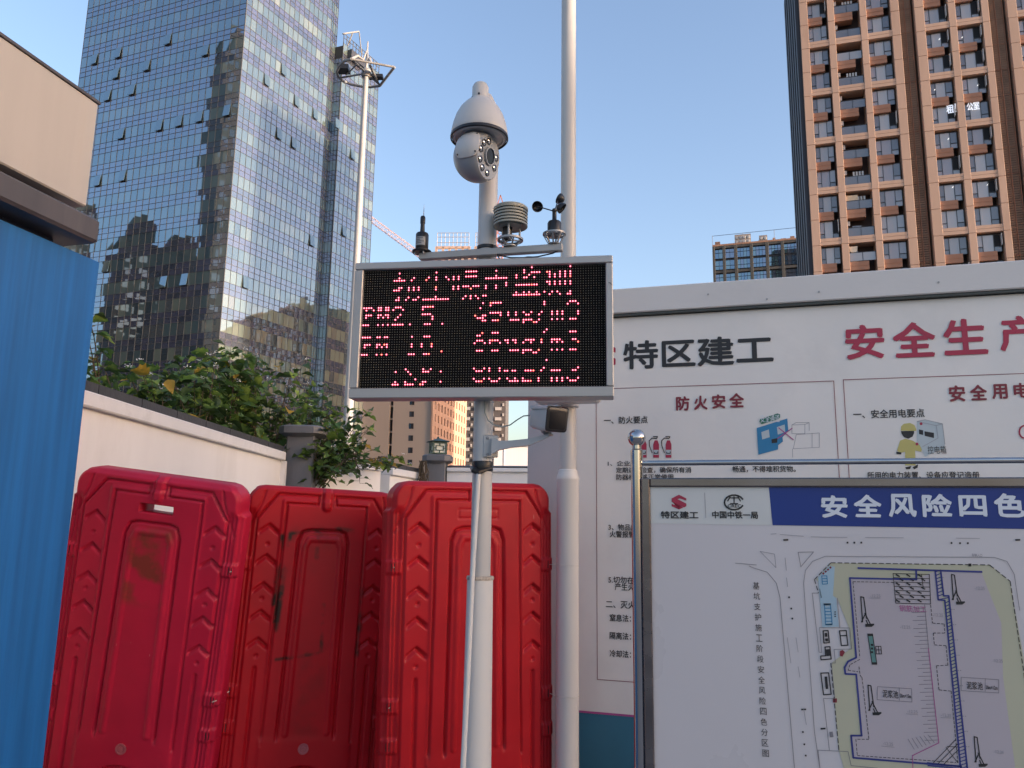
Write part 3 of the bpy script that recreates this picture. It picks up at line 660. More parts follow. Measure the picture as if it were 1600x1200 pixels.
mb = MB(); mb.fr = F; BQ = PL(b2.W(0, 0, .15), 76.5); uq = BQ.uz(157, 362)[0]; zq0, zq1 = BQ.uz(155, 382)[1], BQ.uz(155, 343)[1]; mb.bbox((-2.6, -.15, zq0), (uq, .2, zq1), .012); mb.obj('beam_face', BEAM, t)
t = thing('cream_sign_box', b2.W(-.6, 0), 'large blank cream coloured box standing on the dark beam at top left', 'sign box')
CB = PL(b2.W(-.02, 0, .06), 76.5); F = frame_of(CB); u1 = CB.uz(145, 245)[0]; zt = CB.uz(157, 165)[1]; zb = CB.uz(134, 323)[1]
mb = MB(); mb.fr = F; mb.bbox((-2.8, 0, zb), (u1, .35, zt), .006); mb.obj('box_body', CREAM, t)
mb = MB(); mb.fr = F; mb.box((-2.8, -.006, zt), (u1+.006, .356, zt+.012)); mb.obj('top_edge_trim', BEAM, t)

# ================================================================== RIGHT HOARDING WALL + BANNER
HW = PL(atz(960, 455, 3.1), -16.8); F = frame_of(HW); UL, UR = -.578, 4.4
t = thing('hoarding_wall', HW.W(2, 0, -.1), 'white site hoarding wall on the right with wide grey coping, carrying the safety banner', 'wall')
mb = MB(); mb.fr = F; mb.box((UL, .012, 0), (UR, .16, 2.92)); mb.obj('wall_face', WHITE_WALL, t)
mb = MB(); mb.fr = F; mb.bbox((UL-.02, -.05, 2.935), (UR, .22, 3.1), .006); mb.obj('coping', mat('coping_grey_paint', (.66, .63, .60), .5, var=.04, scale=2, bump=.05, dirt=(.42, .41, .4, .3), dscale=1.5, stretch=(.5, 1, 1)), t)
mb = MB(); mb.fr = F; mb.box((UL, -.035, 2.92), (UR, .02, 2.935)); mb.obj('coping_shadow_strip', mat('shadow_strip_green', (.06, .07, .065), .5), t)  # dark strip stands in for the shadow line under the coping
mb = MB(); mb.fr = F
for x, z in ((.6, 3.02), (1.25, 2.99), (1.9, 3.0), (.95, 2.965)): mb.lathe([(.006, -.0), (.006, .004)], (x, -.051, z), 8, axis=(0, -1, 0))
mb.obj('coping_rivet', STEEL2, t)
mb = MB(); mb.fr = F; mb.box((UL, -.012, 0), (-.258, .0115, 2.915)); mb.obj('end_post', GREYCOL, t)
bn = thing('safety_banner', HW.W(2, 0, .005), 'printed white safety banner with black and red Chinese lettering covering the right hoarding', 'banner')
# gently rippled vinyl sheet
mb = MB(); mb.fr = F; nu, nz = 90, 50; U0, U1, Zb, Zt = -.257, 4.35, .46, 2.915
vs = []
for j in range(nz+1):
    for i in range(nu+1):
        u = U0+(U1-U0)*i/nu; z = Zb+(Zt-Zb)*j/nz; vs.append((u, -.0015-.0011*(sin(u*9+z*2.3)+sin(u*3.1-z*5+1)), z))
mb.add(vs, [(j*(nu+1)+i, j*(nu+1)+i+1, (j+1)*(nu+1)+i+1, (j+1)*(nu+1)+i) for j in range(nz) for i in range(nu)]); mb.obj('vinyl_sheet', VINYL, bn, smooth=True)
mb = MB(); mb.fr = F; mb.quad((U0, -.001, 0.01), (U1, -.001, 0.01), (U1, -.001, .455), (U0, -.001, .455)); mb.obj('blue_base_strip', TEALBASE, bn)
mb = MB(); mb.fr = F; mb.quad((U0, -.0045, .456), (U1, -.0045, .456), (U1, -.0045, .468), (U0, -.0045, .468)); mb.obj('pink_border_line', PRINT_MAG, bn)
mb = MB(); mb.fr = F; th = .0035
for a, b, zt_, zb_ in ((-.126, 1.311, 2.45, .653), (1.361, 3.3, 2.455, .653)):
    for q in ((a, zb_, a+th, zt_), (b-th, zb_, b, zt_), (a, zt_-th, b, zt_), (a, zb_, b, zb_+th)): mb.quad((q[0], -.0045, q[1]), (q[2], -.0045, q[1]), (q[2], -.0045, q[3]), (q[0], -.0045, q[3]))
mb.obj('printed_frame_line', PRINT_DKRED, bn)
text(HW, '特区建工', (975, 529, 1207, 572), PRINT_BLACK, bn, bold=.05, off=.006)
def slogo(pl, cx, cy, h, par, off=.006):
    def P(pts): return [(cx+x*h, cy+y*h) for x, y in pts]
    art(pl, [P([(-.5, -.25), (0, -.5), (.5, -.25), (.5, -.1), (.05, -.25), (-.1, -.2), (.5, .1), (.5, .28), (.35, .36), (-.5, -.02)])], PRINT_RED, par, 'logo_emblem', off)
    art(pl, [P([(.5, .28), (0, .5), (-.5, .28), (-.5, .12), (-.05, .27), (.1, .22), (-.5, -.06), (-.5, -.08), (.3, .36)])], PRINT_RED, par, 'logo_emblem', off-.0008)
slogo(HW, 938, 556, 48, bn)
for c, b in zip('安全生产', [(1322, 509, 1380, 560), (1396, 505, 1460, 557), (1475, 500, 1540, 553), (1562, 495, 1626, 547)]): text(HW, c, b, PRINT_RED, bn, bold=.055, off=.006)
for c, b in zip('防火安全', [(1057, 620, 1077, 641), (1085, 619, 1105, 640), (1113, 617, 1133, 638), (1140, 615, 1162, 636)]): text(HW, c, b, PRINT_DKRED, bn, bold=.06, off=.006)
for c, b in zip('安全用电', [(1483, 603, 1507, 627), (1516, 602, 1541, 625), (1550, 601, 1573, 623), (1584, 599, 1608, 621)]): text(HW, c, b, PRINT_DKRED, bn, bold=.06, off=.006)
for s_, b in [('一、防火要点', (944, 651, 1012, 662)), ('1、企业应对消防设施', (950, 720, 1050, 728)), ('定期进行检查，确保所有消', (963, 730, 1080, 739)), ('防器材能够正常使用。', (963, 741, 1057, 750)), ('畅通，不得堆积货物。', (1145, 728, 1243, 738)), ('3、物品起火', (951, 819, 1006, 829)), ('火警报警电话', (953, 830, 1012, 840)), ('5.切勿在室内', (951, 901, 1012, 912)), ('产生火花时', (961, 912, 1012, 923)), ('二、灭火方法', (947, 939, 1016, 951)), ('窒息法：', (953, 960, 986, 971)), ('隔离法：', (953, 988, 986, 999)), ('冷却法：', (953, 1016, 986, 1027)), ('一、安全用电要点', (1333, 640, 1444, 653)), ('所用的电力装置、设备应登记造册', (1355, 737, 1530, 748))]:
    text(HW, s_, b, PRINT_BLACK, bn, bold=.03, off=.006)
# fire extinguishers, safe-passage drawing, worker at the control box
def c8(x, y): return (920+x/4.444, 600+y/4.444)
for dx in (-86, 0, 86):
    art(HW, [[c8(x+dx, y) for x, y in ((448, 512), (488, 512), (488, 420), (478, 392), (458, 392), (448, 420))]], PRINT_RED, bn, 'extinguisher_print', .005)
    art(HW, [[c8(x+dx, y) for x, y in ((450, 492), (486, 492), (486, 458), (450, 458))]], PRINT_PALE, bn, 'extinguisher_label_print', .0058)
    lines(HW, [[c8(x+dx, y) for x, y in ((440, 478), (422, 430), (420, 395), (440, 376), (470, 380), (478, 366), (448, 366))], [c8(x+dx, y) for x, y in ((456, 474), (456, 482), (480, 482), (480, 470))]], 1.4, PRINT_BLACK, bn, 'extinguisher_hose_print', .0065)
art(HW, [[c8(*p) for p in ((1166, 306), (1378, 240), (1385, 325), (1345, 370), (1348, 400), (1315, 425), (1314, 455), (1178, 492))]], PRINT_SKY, bn, 'blue_door_print', .005)
art(HW, [[c8(*p) for p in q] for q in (((1198, 335), (1250, 316), (1256, 370), (1204, 386)), ((1306, 300), (1360, 282), (1364, 335), (1312, 352)))], PRINT_PALE, bn, 'door_window_print', .0058)
art(HW, [[c8(*p) for p in ((1268, 385), (1310, 376), (1308, 408), (1270, 412))]], PRINT_BLACK, bn, 'door_handle_print', .0058)
art(HW, [[c8(*p) for p in ((1184, 262), (1190, 244), (1310, 205), (1328, 212), (1328, 232), (1318, 246), (1200, 280))]], PRINT_GREEN, bn, 'green_plate_print', .005)
text(HW, '安全通道', (1188, 648, 1218, 660), PRINT_WHITE, bn, off=.0062)
lines(HW, [[c8(1318, 305), c8(1420, 388)], [c8(1412, 308), c8(1310, 380)]], 1.6, PRINT_MAG, bn, off=.0066)
lines(HW, [[c8(*p) for p in q] for q in (((1410, 285), (1500, 282), (1500, 345), (1410, 345), (1410, 285), (1440, 268), (1530, 268), (1500, 282)), ((1530, 268), (1530, 325)), ((1440, 352), (1600, 340), (1600, 440), (1420, 450), (1440, 352)), ((1550, 342), (1550, 440)), ((1415, 450), (1415, 510)))], .7, PRINT_LGREY, bn)
def c9(x, y): return (1290+x/5.161, 580+y/5.161)
art(HW, [[c9(*p) for p in ((605, 480), (608, 445), (630, 425), (680, 418), (715, 435), (730, 470), (728, 482))], [c9(*p) for p in ((600, 560), (640, 545), (700, 560), (780, 610), (770, 650), (720, 640), (725, 760), (640, 760), (640, 650), (600, 660), (575, 640))]], PRINT_YELLOW, bn, 'worker_clothing_print', .005)
art(HW, [[c9(*p) for p in ((606, 484), (712, 482), (712, 500), (700, 528), (665, 545), (630, 532), (612, 505))]], PRINT_BLACK, bn, 'worker_face_print', .0058)
for q in (((568, 650), (610, 655), (608, 672), (570, 668)), ((640, 775), (690, 765), (680, 790), (650, 792)), ((700, 775), (745, 750), (740, 778), (712, 792))): art(HW, [[c9(*p) for p in q]], PRINT_BLACK, bn, 'worker_glove_print', .0058)
art(HW, [[c9(*p) for p in ((735, 405), (800, 392), (940, 425), (960, 590), (960, 620), (800, 690), (770, 620), (735, 560))]], PRINT_PALE, bn, 'control_box_print', .0052)
art(HW, [[c9(*p) for p in q] for q in (((750, 470), (785, 478), (785, 515), (752, 508)), ((795, 485), (872, 498), (872, 540), (797, 522)))], PRINT_BLACK, bn, 'control_box_screen_print', .0062)
art(HW, [[c9(768+12*cos(a), 425+12*sin(a)) for a in [k*pi/4 for k in range(8)]], [c9(735+12*cos(a), 588+12*sin(a)) for a in [k*pi/4 for k in range(8)]]], PRINT_RED, bn, 'red_button_print', .0062)
lines(HW, [[c9(*p) for p in q] for q in (((735, 405), (800, 392), (940, 425), (890, 440), (735, 405)), ((890, 440), (905, 540), (780, 610)), ((940, 425), (960, 590)))], .8, PRINT_LGREY, bn, off=.0066)
text(HW, '控电箱', (1449, 697, 1478, 709), PRINT_BLACK, bn, off=.0068)
lines(HW, [[c9(1600+40*cos(a), 490+50*sin(a)) for a in [k*pi/8 for k in range(17)]]], 2.5, PRINT_RED, bn, off=.005)

# ================================================================== STEEL NOTICE BOARD
BD = PL(aty(1016, 763, 2.7), -17.5); F = frame_of(BD); UE = 2.1; ZT_ = 1.722; ZB_ = .35
nb_ = thing('notice_board', BD.W(1, 0, -.02), 'framed stainless notice board with a coloured site risk plan in front of the banner', 'notice board')
mb = MB(); mb.fr = F
mb.bbox((-.03, -.012, ZB_-.03), (.0, .05, ZT_+.03), .004); mb.bbox((.0, -.012, ZT_), (UE, .05, ZT_+.03), .004); mb.bbox((0, -.012, ZB_-.03), (UE, .05, ZB_), .004); mb.bbox((UE, -.012, ZB_-.03), (UE+.03, .05, ZT_+.03), .004)
mb.obj('board_frame', STEELB, nb_)
mb = MB(); mb.fr = F; mb.box((0, .004, ZB_), (UE, .03, ZT_)); mb.obj('backing_panel', GREYCOL, nb_)
mb = MB(); mb.fr = F; mb.box((0, .0, ZB_), (UE, .0035, ZT_)); ps = mb.obj('poster', POSTER, nb_)
up = BD.uz(994, 700)[0]
for uu in (up, UE+.06):
    mb = MB(); mb.fr = F; mb.lathe([(.0215, 0), (.0215, 1.85), (.016, 1.855), (.016, 1.872)], (uu, .015, 0), 24); pst = mb.obj('post', STEEL, nb_, smooth=True)
    mb = MB(); mb.fr = F; mb.lathe([(.031*sin(pi*k/12)+.0002, -.031*cos(pi*k/12)) for k in range(13)], (uu, .015, 1.894), 24); mb.obj('ball_finial', STEEL, pst, smooth=True)
mb = MB(); mb.fr = F; mb.lathe([(.0095, 0), (.0095, UE+.06-up)], (up, .015, 1.805), 14, axis=(1, 0, 0)); mb.obj('top_rail', STEEL, nb_, smooth=True)
mb = MB(); mb.fr = F
for z in (.6, 1.1, 1.6): mb.lathe([(.008, 0), (.008, -.03-up)], (up, .015, z), 8, axis=(1, 0, 0))
mb.obj('side_bracket', STEEL, nb_, smooth=True)
zh = BD.uz(1300, 822)[1]
mb = MB(); mb.fr = F; ub = BD.uz(1204, 792)[0]
mb.quad((.0, -.001, zh), (ub, -.001, zh), (ub, -.001, ZT_-.001), (0, -.001, ZT_-.001)); mb.obj('header_field', POSTER_TOP, nb_)
mb = MB(); mb.fr = F; mb.quad((ub+.004, -.0014, zh), (UE, -.0014, zh), (UE, -.0014, ZT_-.001), (ub-.003, -.0014, ZT_-.001)); mb.obj('blue_title_band', PRINT_BLUE, nb_)
slogo(BD, 1061, 784.5, 23, nb_, .003)
text(BD, '特区建工', (1033, 799, 1091, 810), PRINT_BLACK, nb_, bold=.06, off=.003)
lines(BD, [[(1101, 770), (1103, 809)]], .8, PRINT_LGREY, nb_, off=.003)
ring_ = [(1147+15*cos(a), 785+11.5*sin(a)) for a in [radians(25+k*310/16) for k in range(17)]]
lines(BD, [ring_], 2.6, PRINT_BLACK, nb_, 'rail_emblem', .003)
lines(BD, [[(1140, 778), (1154, 778)], [(1147, 776), (1147, 786)], [(1141, 787), (1153, 787)], [(1137, 783), (1141, 776)], [(1157, 783), (1153, 776)]], 1.8, PRINT_BLACK, nb_, 'rail_emblem', .003)
text(BD, 'CREC', (1137, 788, 1158, 793), PRINT_BLACK, nb_, bold=.03, off=.003)
text(BD, '中国中铁一局', (1113, 799, 1184, 810), PRINT_BLACK, nb_, bold=.05, off=.003)
for c, b in zip('安全风险四色分区图', [(1284, 775, 1323, 808), (1335, 774, 1376, 807), (1389, 773, 1430, 807), (1442, 773, 1486, 807), (1499, 775, 1540, 806), (1554, 772, 1599, 807), (1612, 772, 1655, 807), (1668, 772, 1712, 807), (1724, 772, 1766, 807)]): text(BD, c, b, PRINT_WHITE, nb_, bold=.07, off=.003)
for i, c in enumerate('基坑支护施工阶段安全风险四色分区图'):
    y = 915+i*16.35; x = 1181.5+i*.93; text(BD, c, (x-5, y-5.5, x+5, y+5.5), PRINT_BLACK, nb_, bold=0, off=.003)
def c7(x, y): return (1230+x/3.53, 860+y/3.53)
def A7(polys, m, n, off): art(BD, [[c7(*p) for p in q] for q in polys], m, nb_, n, off)
def L7(pls, w_, m, n='plan_line', off=.0034, dash=None): lines(BD, [[c7(*p) for p in q] for q in pls], w_, m, nb_, n, off, dash)
A7([[(160, 160), (240, 70), (1115, 80), (1228, 170), (1500, 1700), (400, 1700), (365, 1400), (285, 1100), (245, 620), (350, 540), (340, 425), (275, 260), (240, 260)]], PLAN_YEL, 'plan_yellow_zone', .0015)
A7([[(170, 150), (232, 85), (262, 90), (252, 250), (270, 262), (285, 420), (195, 425)]], PLAN_CYAN, 'plan_cyan_zone', .0019)
A7([[(345, 150), (700, 160), (830, 110), (990, 1200), (1010, 1400), (900, 1190), (370, 1140), (352, 1020), (410, 1020), (380, 680), (320, 680), (332, 620), (380, 590)], [(840, 110), (1070, 120), (1180, 400), (1190, 700), (1270, 1300), (1010, 1300), (888, 270), (860, 250)]], PLAN_PINK, 'plan_pink_zone', .0019)
L7([[(390, 97), (1072, 118)], [(710, 105), (712, 160), (345, 152), (380, 590), (335, 612), (316, 645), (320, 680), (380, 683), (410, 1020), (352, 1020), (364, 1142), (960, 1190)]], 3.0, PRINT_NAVY)
L7([[(815, 108), (832, 272), (868, 275), (955, 1200)], [(845, 108), (862, 250), (890, 250), (992, 1200)]], 2.6, PRINT_NAVY)
hs = []
for k in range(58):
    y = 112+k*19; xl = 815+(832-815)*(y-108)/164 if y < 272 else 868+(955-868)*(y-275)/925; xr = 845+(17)*(y-108)/142 if y < 250 else 890+102*(y-250)/950
    hs.append([(xl, y+7), (xr, y-5)])
L7(hs, 1.5, PRINT_NAVY)
g_ = []
for k in range(8): g_.append([(583+k*2, 127+k*23.3), (783+k*1.2, 132+k*23.3)])
g_ += [[(583, 127), (598, 290)], [(783, 132), (790, 295)], [(740, 130), (748, 200)]]
L7(g_, 1.1, PRINT_BLACK)
L7([[(600+dx+(k % 2)*20, 133+k*23.3), (618+dx+(k % 2)*20, 143+k*23.3)] for k in range(7) for dx in (0, 58, 120)], 2.4, PRINT_BLACK)
L7([[(362, 172), (590, 176)], [(362, 172), (400, 590)], [(400, 600), (345, 630), (335, 660), (390, 668)], [(395, 640), (402, 690), (412, 700), (450, 1040), (378, 1040), (386, 1130), (930, 1168)], [(790, 300), (800, 400), (865, 405), (868, 455), (805, 455), (810, 520), (875, 525), (885, 632), (822, 635), (836, 768), (903, 775), (940, 1170)]], 1.0, PRINT_BLACK, dash=.006)
L7([[(150, 160), (240, 68), (1115, 80), (1228, 170), (1330, 850)], [(150, 160), (172, 235)], [(240, 620), (285, 1105)]], 1.3, PRINT_BLACK, dash=.01)
rt = []
for k in range(34):
    y = 318+k*22; x = 758+(y-300)*.1; rt.append([(x-(75 if k % 2 else 48), y+2), (x, y)])
L7(rt, .8, PRINT_GREY)
L7([[(757, 300), (778, 540)]], 1.0, PRINT_GREY); L7([[(778, 540), (835, 1060), (690, 1130), (692, 1200)]], 1.2, PRINT_MAG)
L7([[(x, 1100-(x-690)*.35), (x-35, 1040-(x-690)*.2)] for x in range(700, 830, 22)], .8, PRINT_GREY)
L7([[(805, 1170), (930, 1040)], [(830, 1175), (940, 1065)], [(860, 1180), (945, 1095)], [(875, 1085), (940, 1170)], [(880, 1080), (940, 1082)]], 1.0, PRINT_BLACK)
L7([[(772, 1170), (960, 1190)], [(775, 1185), (958, 1202)]], 2.2, PRINT_NAVY)
for bx, by in ((405, 255), (445, 742), (905, 132), (1030, 1026)):
    L7([[(bx, by), (bx+10, by+140)], [(bx+16, by+4), (bx+32, by+120)], [(bx, by), (bx+16, by+4)], [(bx+4, by+140), (bx+22, by+100)], [(bx+22, by+90), (bx+55, by+155)], [(bx+30, by+130), (bx+40, by+155)]], 1.8, PRINT_BLACK, 'pile_rig_symbol')
    A7([[(bx+24, by+150), (bx+74, by+148), (bx+74, by+156), (bx+60, by+166), (bx+26, by+166)]], PRINT_BLACK, 'pile_rig_symbol', .0034)
A7([[(443, 470), (470, 470), (493, 618), (467, 618)]], PLAN_TEAL, 'teal_box_symbol', .0024)
A7([[(441, 460), (468, 460), (470, 472), (443, 472)], [(466, 616), (493, 616), (494, 627), (468, 627)]], PRINT_BLACK, 'teal_box_symbol', .003)
L7([[(443, 460), (470, 460), (494, 627), (468, 627), (443, 460)], [(487, 528), (516, 528), (520, 570), (492, 570), (487, 528)], [(489, 548), (518, 548)], [(502, 528), (506, 570)]], 1.2, PRINT_BLACK)
A7([[(460, 515+k*20), (472, 515+k*20), (474, 526+k*20), (462, 526+k*20)] for k in range(3)], PRINT_BLACK, 'teal_box_symbol', .0032)
for q in (((497, 750), (685, 762), (687, 835), (495, 822)), ((958, 698), (1165, 712), (1165, 785), (958, 772))):
    L7([list(q)+[q[0]]], .9, PRINT_GREY); m_ = q[0][0]+(q[1][0]-q[0][0])*.64; L7([[(m_, q[0][1]+6), (m_, q[3][1]+4)]], .8, PRINT_GREY)
text(BD, '泥浆池', (1379, 1078, 1403, 1090), PRINT_BLACK, nb_, bold=.01, off=.0034); text(BD, '泥浆池', (1510, 1065, 1535, 1077), PRINT_BLACK, nb_, bold=.01, off=.0034)
text(BD, '20m×15m', (1406, 1084, 1423, 1090), PRINT_BLACK, nb_, bold=.02, off=.0034); text(BD, '20m×12m', (1540, 1071, 1558, 1077), PRINT_BLACK, nb_, bold=.02, off=.0034)
text(BD, '钢筋加工', (1405, 946, 1447, 956), PRINT_MAG, nb_, off=.0034)
for x, y in ((485, 250), (650, 422), (1060, 208), (1160, 608), (690, 888), (555, 1065), (1165, 1110), (875, 908), (830, 355)): text(BD, '-12.25', (1230+(x-28)/3.53, 860+(y-9)/3.53, 1230+(x+28)/3.53, 860+(y+9)/3.53), PRINT_LGREY, nb_, off=.0034)
L7([[(455, 262), (512, 264)], [(655, 900), (720, 905)], [(845, 920), (905, 924)], [(520, 1078), (590, 1084)]], .8, PRINT_LGREY)
# roads and site-office corner
L7([[(60, 10), (145, 8), (75, 90), (60, 10)], [(-285, 70), (-170, 80)], [(-210, 85), (-190, 95), (-110, 120), (-60, 180), (-40, 260), (40, 1200)], [(180, 1200), (150, 1000), (90, 180), (100, 110), (140, 60), (210, 32), (1140, 38), (1210, 60), (1250, 130), (1280, 330)], [(138, 235), (175, 560), (190, 562)], [(138, 235), (172, 235)], [(178, 425), (345, 427), (355, 543), (258, 545), (265, 618)], [(178, 425), (190, 560)], [(245, 620), (266, 620)], [(200, 815), (262, 815), (245, 640)], [(200, 815), (232, 1100)], [(170, 1100), (335, 1108), (352, 1185), (500, 1200)], [(170, 1100), (180, 1200)], [(275, 262), (290, 425)]], .9, PRINT_GREY)
L7([[(-40, -88), (90, -78)], [(-90, -90), (-60, -92)], [(130, -75), (330, -72)], [(430, -72), (640, -70)], [(930, -68), (1060, -66)], [(0, 480), (20, 620)], [(60, 640), (70, 700)], [(48, 480), (60, 560)], [(90, 870), (105, 960)], [(-12, 40), (-5, 110)], [(-4, 150), (2, 200)], [(-150, 5), (-70, 20), (-62, 95), (-150, 5)]], .8, PRINT_LGREY)
L7([[(198, 443), (225, 441), (232, 508), (202, 510), (198, 443)], [(208, 532), (235, 530), (242, 598), (186, 602), (184, 582), (212, 580), (208, 532)], [(288, 443), (325, 441), (334, 522), (298, 524), (288, 443)], [(294, 470), (330, 468)], [(185, 676), (228, 674), (242, 792), (200, 795), (185, 676)]], 1.8, PRINT_BLACK)
A7([[(205, 695), (220, 694), (226, 762), (212, 764)], [(206, 455), (220, 454), (222, 475), (208, 476)], [(208, 485), (224, 484), (226, 500), (210, 500)], [(212, 545), (234, 543), (238, 580), (216, 582)]], PRINT_BLACK, 'office_symbol', .0034)
A7([[(290, 555), (305, 548), (318, 560), (304, 585), (290, 580)]], PRINT_DKRED, 'red_marker_symbol', .003); A7([[(252, 815), (274, 815), (274, 838), (252, 838)]], PRINT_DKRED, 'red_marker_symbol', .003)
for k in range(4): A7([[(192+k*13, 128-k*11), (200+k*13, 120-k*11), (206+k*13, 128-k*11), (198+k*13, 134-k*11)]], PRINT_DKRED, 'red_marker_symbol', .003)
L7([[(190, 140), (218, 140), (222, 184), (194, 186), (190, 140)], [(195, 155), (218, 155)], [(196, 170), (220, 170)], [(205, 298), (238, 298), (248, 408), (212, 410), (205, 298)]]+[[(206+k*2, 318+k*18), (240+k*1.5, 318+k*18)] for k in range(6)], 1.2, PRINT_SKY)
A7([[(200, 292), (240, 292), (240, 302), (201, 302)], [(210, 405), (248, 403), (248, 411), (211, 412)], [(180, 210), (190, 260), (186, 262), (178, 212)], [(998, 72), (1014, 72), (1014, 88), (998, 88)]]+[[(260, 336+k*12), (268, 336+k*12), (268, 342+k*12), (260, 342+k*12)] for k in range(3)], PRINT_BLACK, 'office_symbol', .0034)
dots = [(x, y) for x, y in ((10, 258), (22, 320), (28, 375), (86, 1000), (94, 1068), (102, 1130))]
A7([[(x-4, y-5), (x+5, y-4), (x+4, y+6), (x-5, y+4)] for x, y in dots], PRINT_BLACK, 'road_name_mark', .003)
A7([[(x-5, y-5), (x+5, y-5), (x+5, y+5), (x-5, y+5)] for x, y in ((332, -43), (370, -43), (408, -43), (905, -41), (952, -40), (995, -40))], PRINT_BLACK, 'road_name_mark', .003)
A7([[(x-14, y-4), (x+14, y-5), (x+14, y+4), (x-13, y+5)] for x, y in ((-8, -58), (90, 876), (197, 982), (1270, -58))], PRINT_BLACK, 'road_name_mark', .003)
text(BD, '车辆入口', (1518, 865, 1534, 870), PRINT_GREY, nb_, off=.0034)
A7([[(232, 1000), (250, 998), (255, 1028), (236, 1030)]], PRINT_GREY, 'office_symbol', .003)
L7([[(900+0, 318+k*130), (930, 320+k*130)] for k in range(0)] or [[(855, 150), (862, 150)]], .8, PRINT_GREY)
L7([[(905+k*9+j*12, 325+k*84), (909+k*9+j*12, 325+k*84)] for k in range(10) for j in range(2)], 1.2, PRINT_GREY, 'dimension_tick')

# ================================================================== LED DISPLAY
LD = PL((-.598, 2.989), -7.76); F = frame_of(LD); Z0 = 2.099
led = thing('led_display', LD.W(.48, Z0, -.04), 'grey framed LED panel showing red dust readings, fixed to the white pole', 'LED display')
mb = MB(); mb.fr = F; fw = .036; d0, d1 = -.018, .075; W_, H_ = .96, .48
for a, b in (((-fw, d0, Z0-fw-.004), (W_+fw-.008, d1, Z0-.001)), ((-fw, d0, Z0+H_+.001), (W_+fw-.008, d1, Z0+H_+fw-.006)), ((-fw, d0+.0005, Z0), (-.001, d1, Z0+H_)), ((W_+.001, d0+.0005, Z0), (W_+fw-.008, d1, Z0+H_))): mb.bbox(a, b, .003)
mb.obj('frame', ALU, led)
mb = MB(); mb.fr = F; mb.box((-fw+.01, .05, Z0-fw+.01), (W_+fw-.02, .07, Z0+H_+fw-.02)); mb.obj('back_plate', ALU, led)
mb = MB(); mb.fr = F
PB = mat('led_mask_black', (.006, .006, .006), .85, var=.2, spec=.1)
for i in range(3):
    for j in range(3): mb.box((i*.32+.0006, .0, Z0+j*.16+.0006), ((i+1)*.32-.0006, .02, Z0+(j+1)*.16-.0006))
mb.obj('module_face', PB, led)
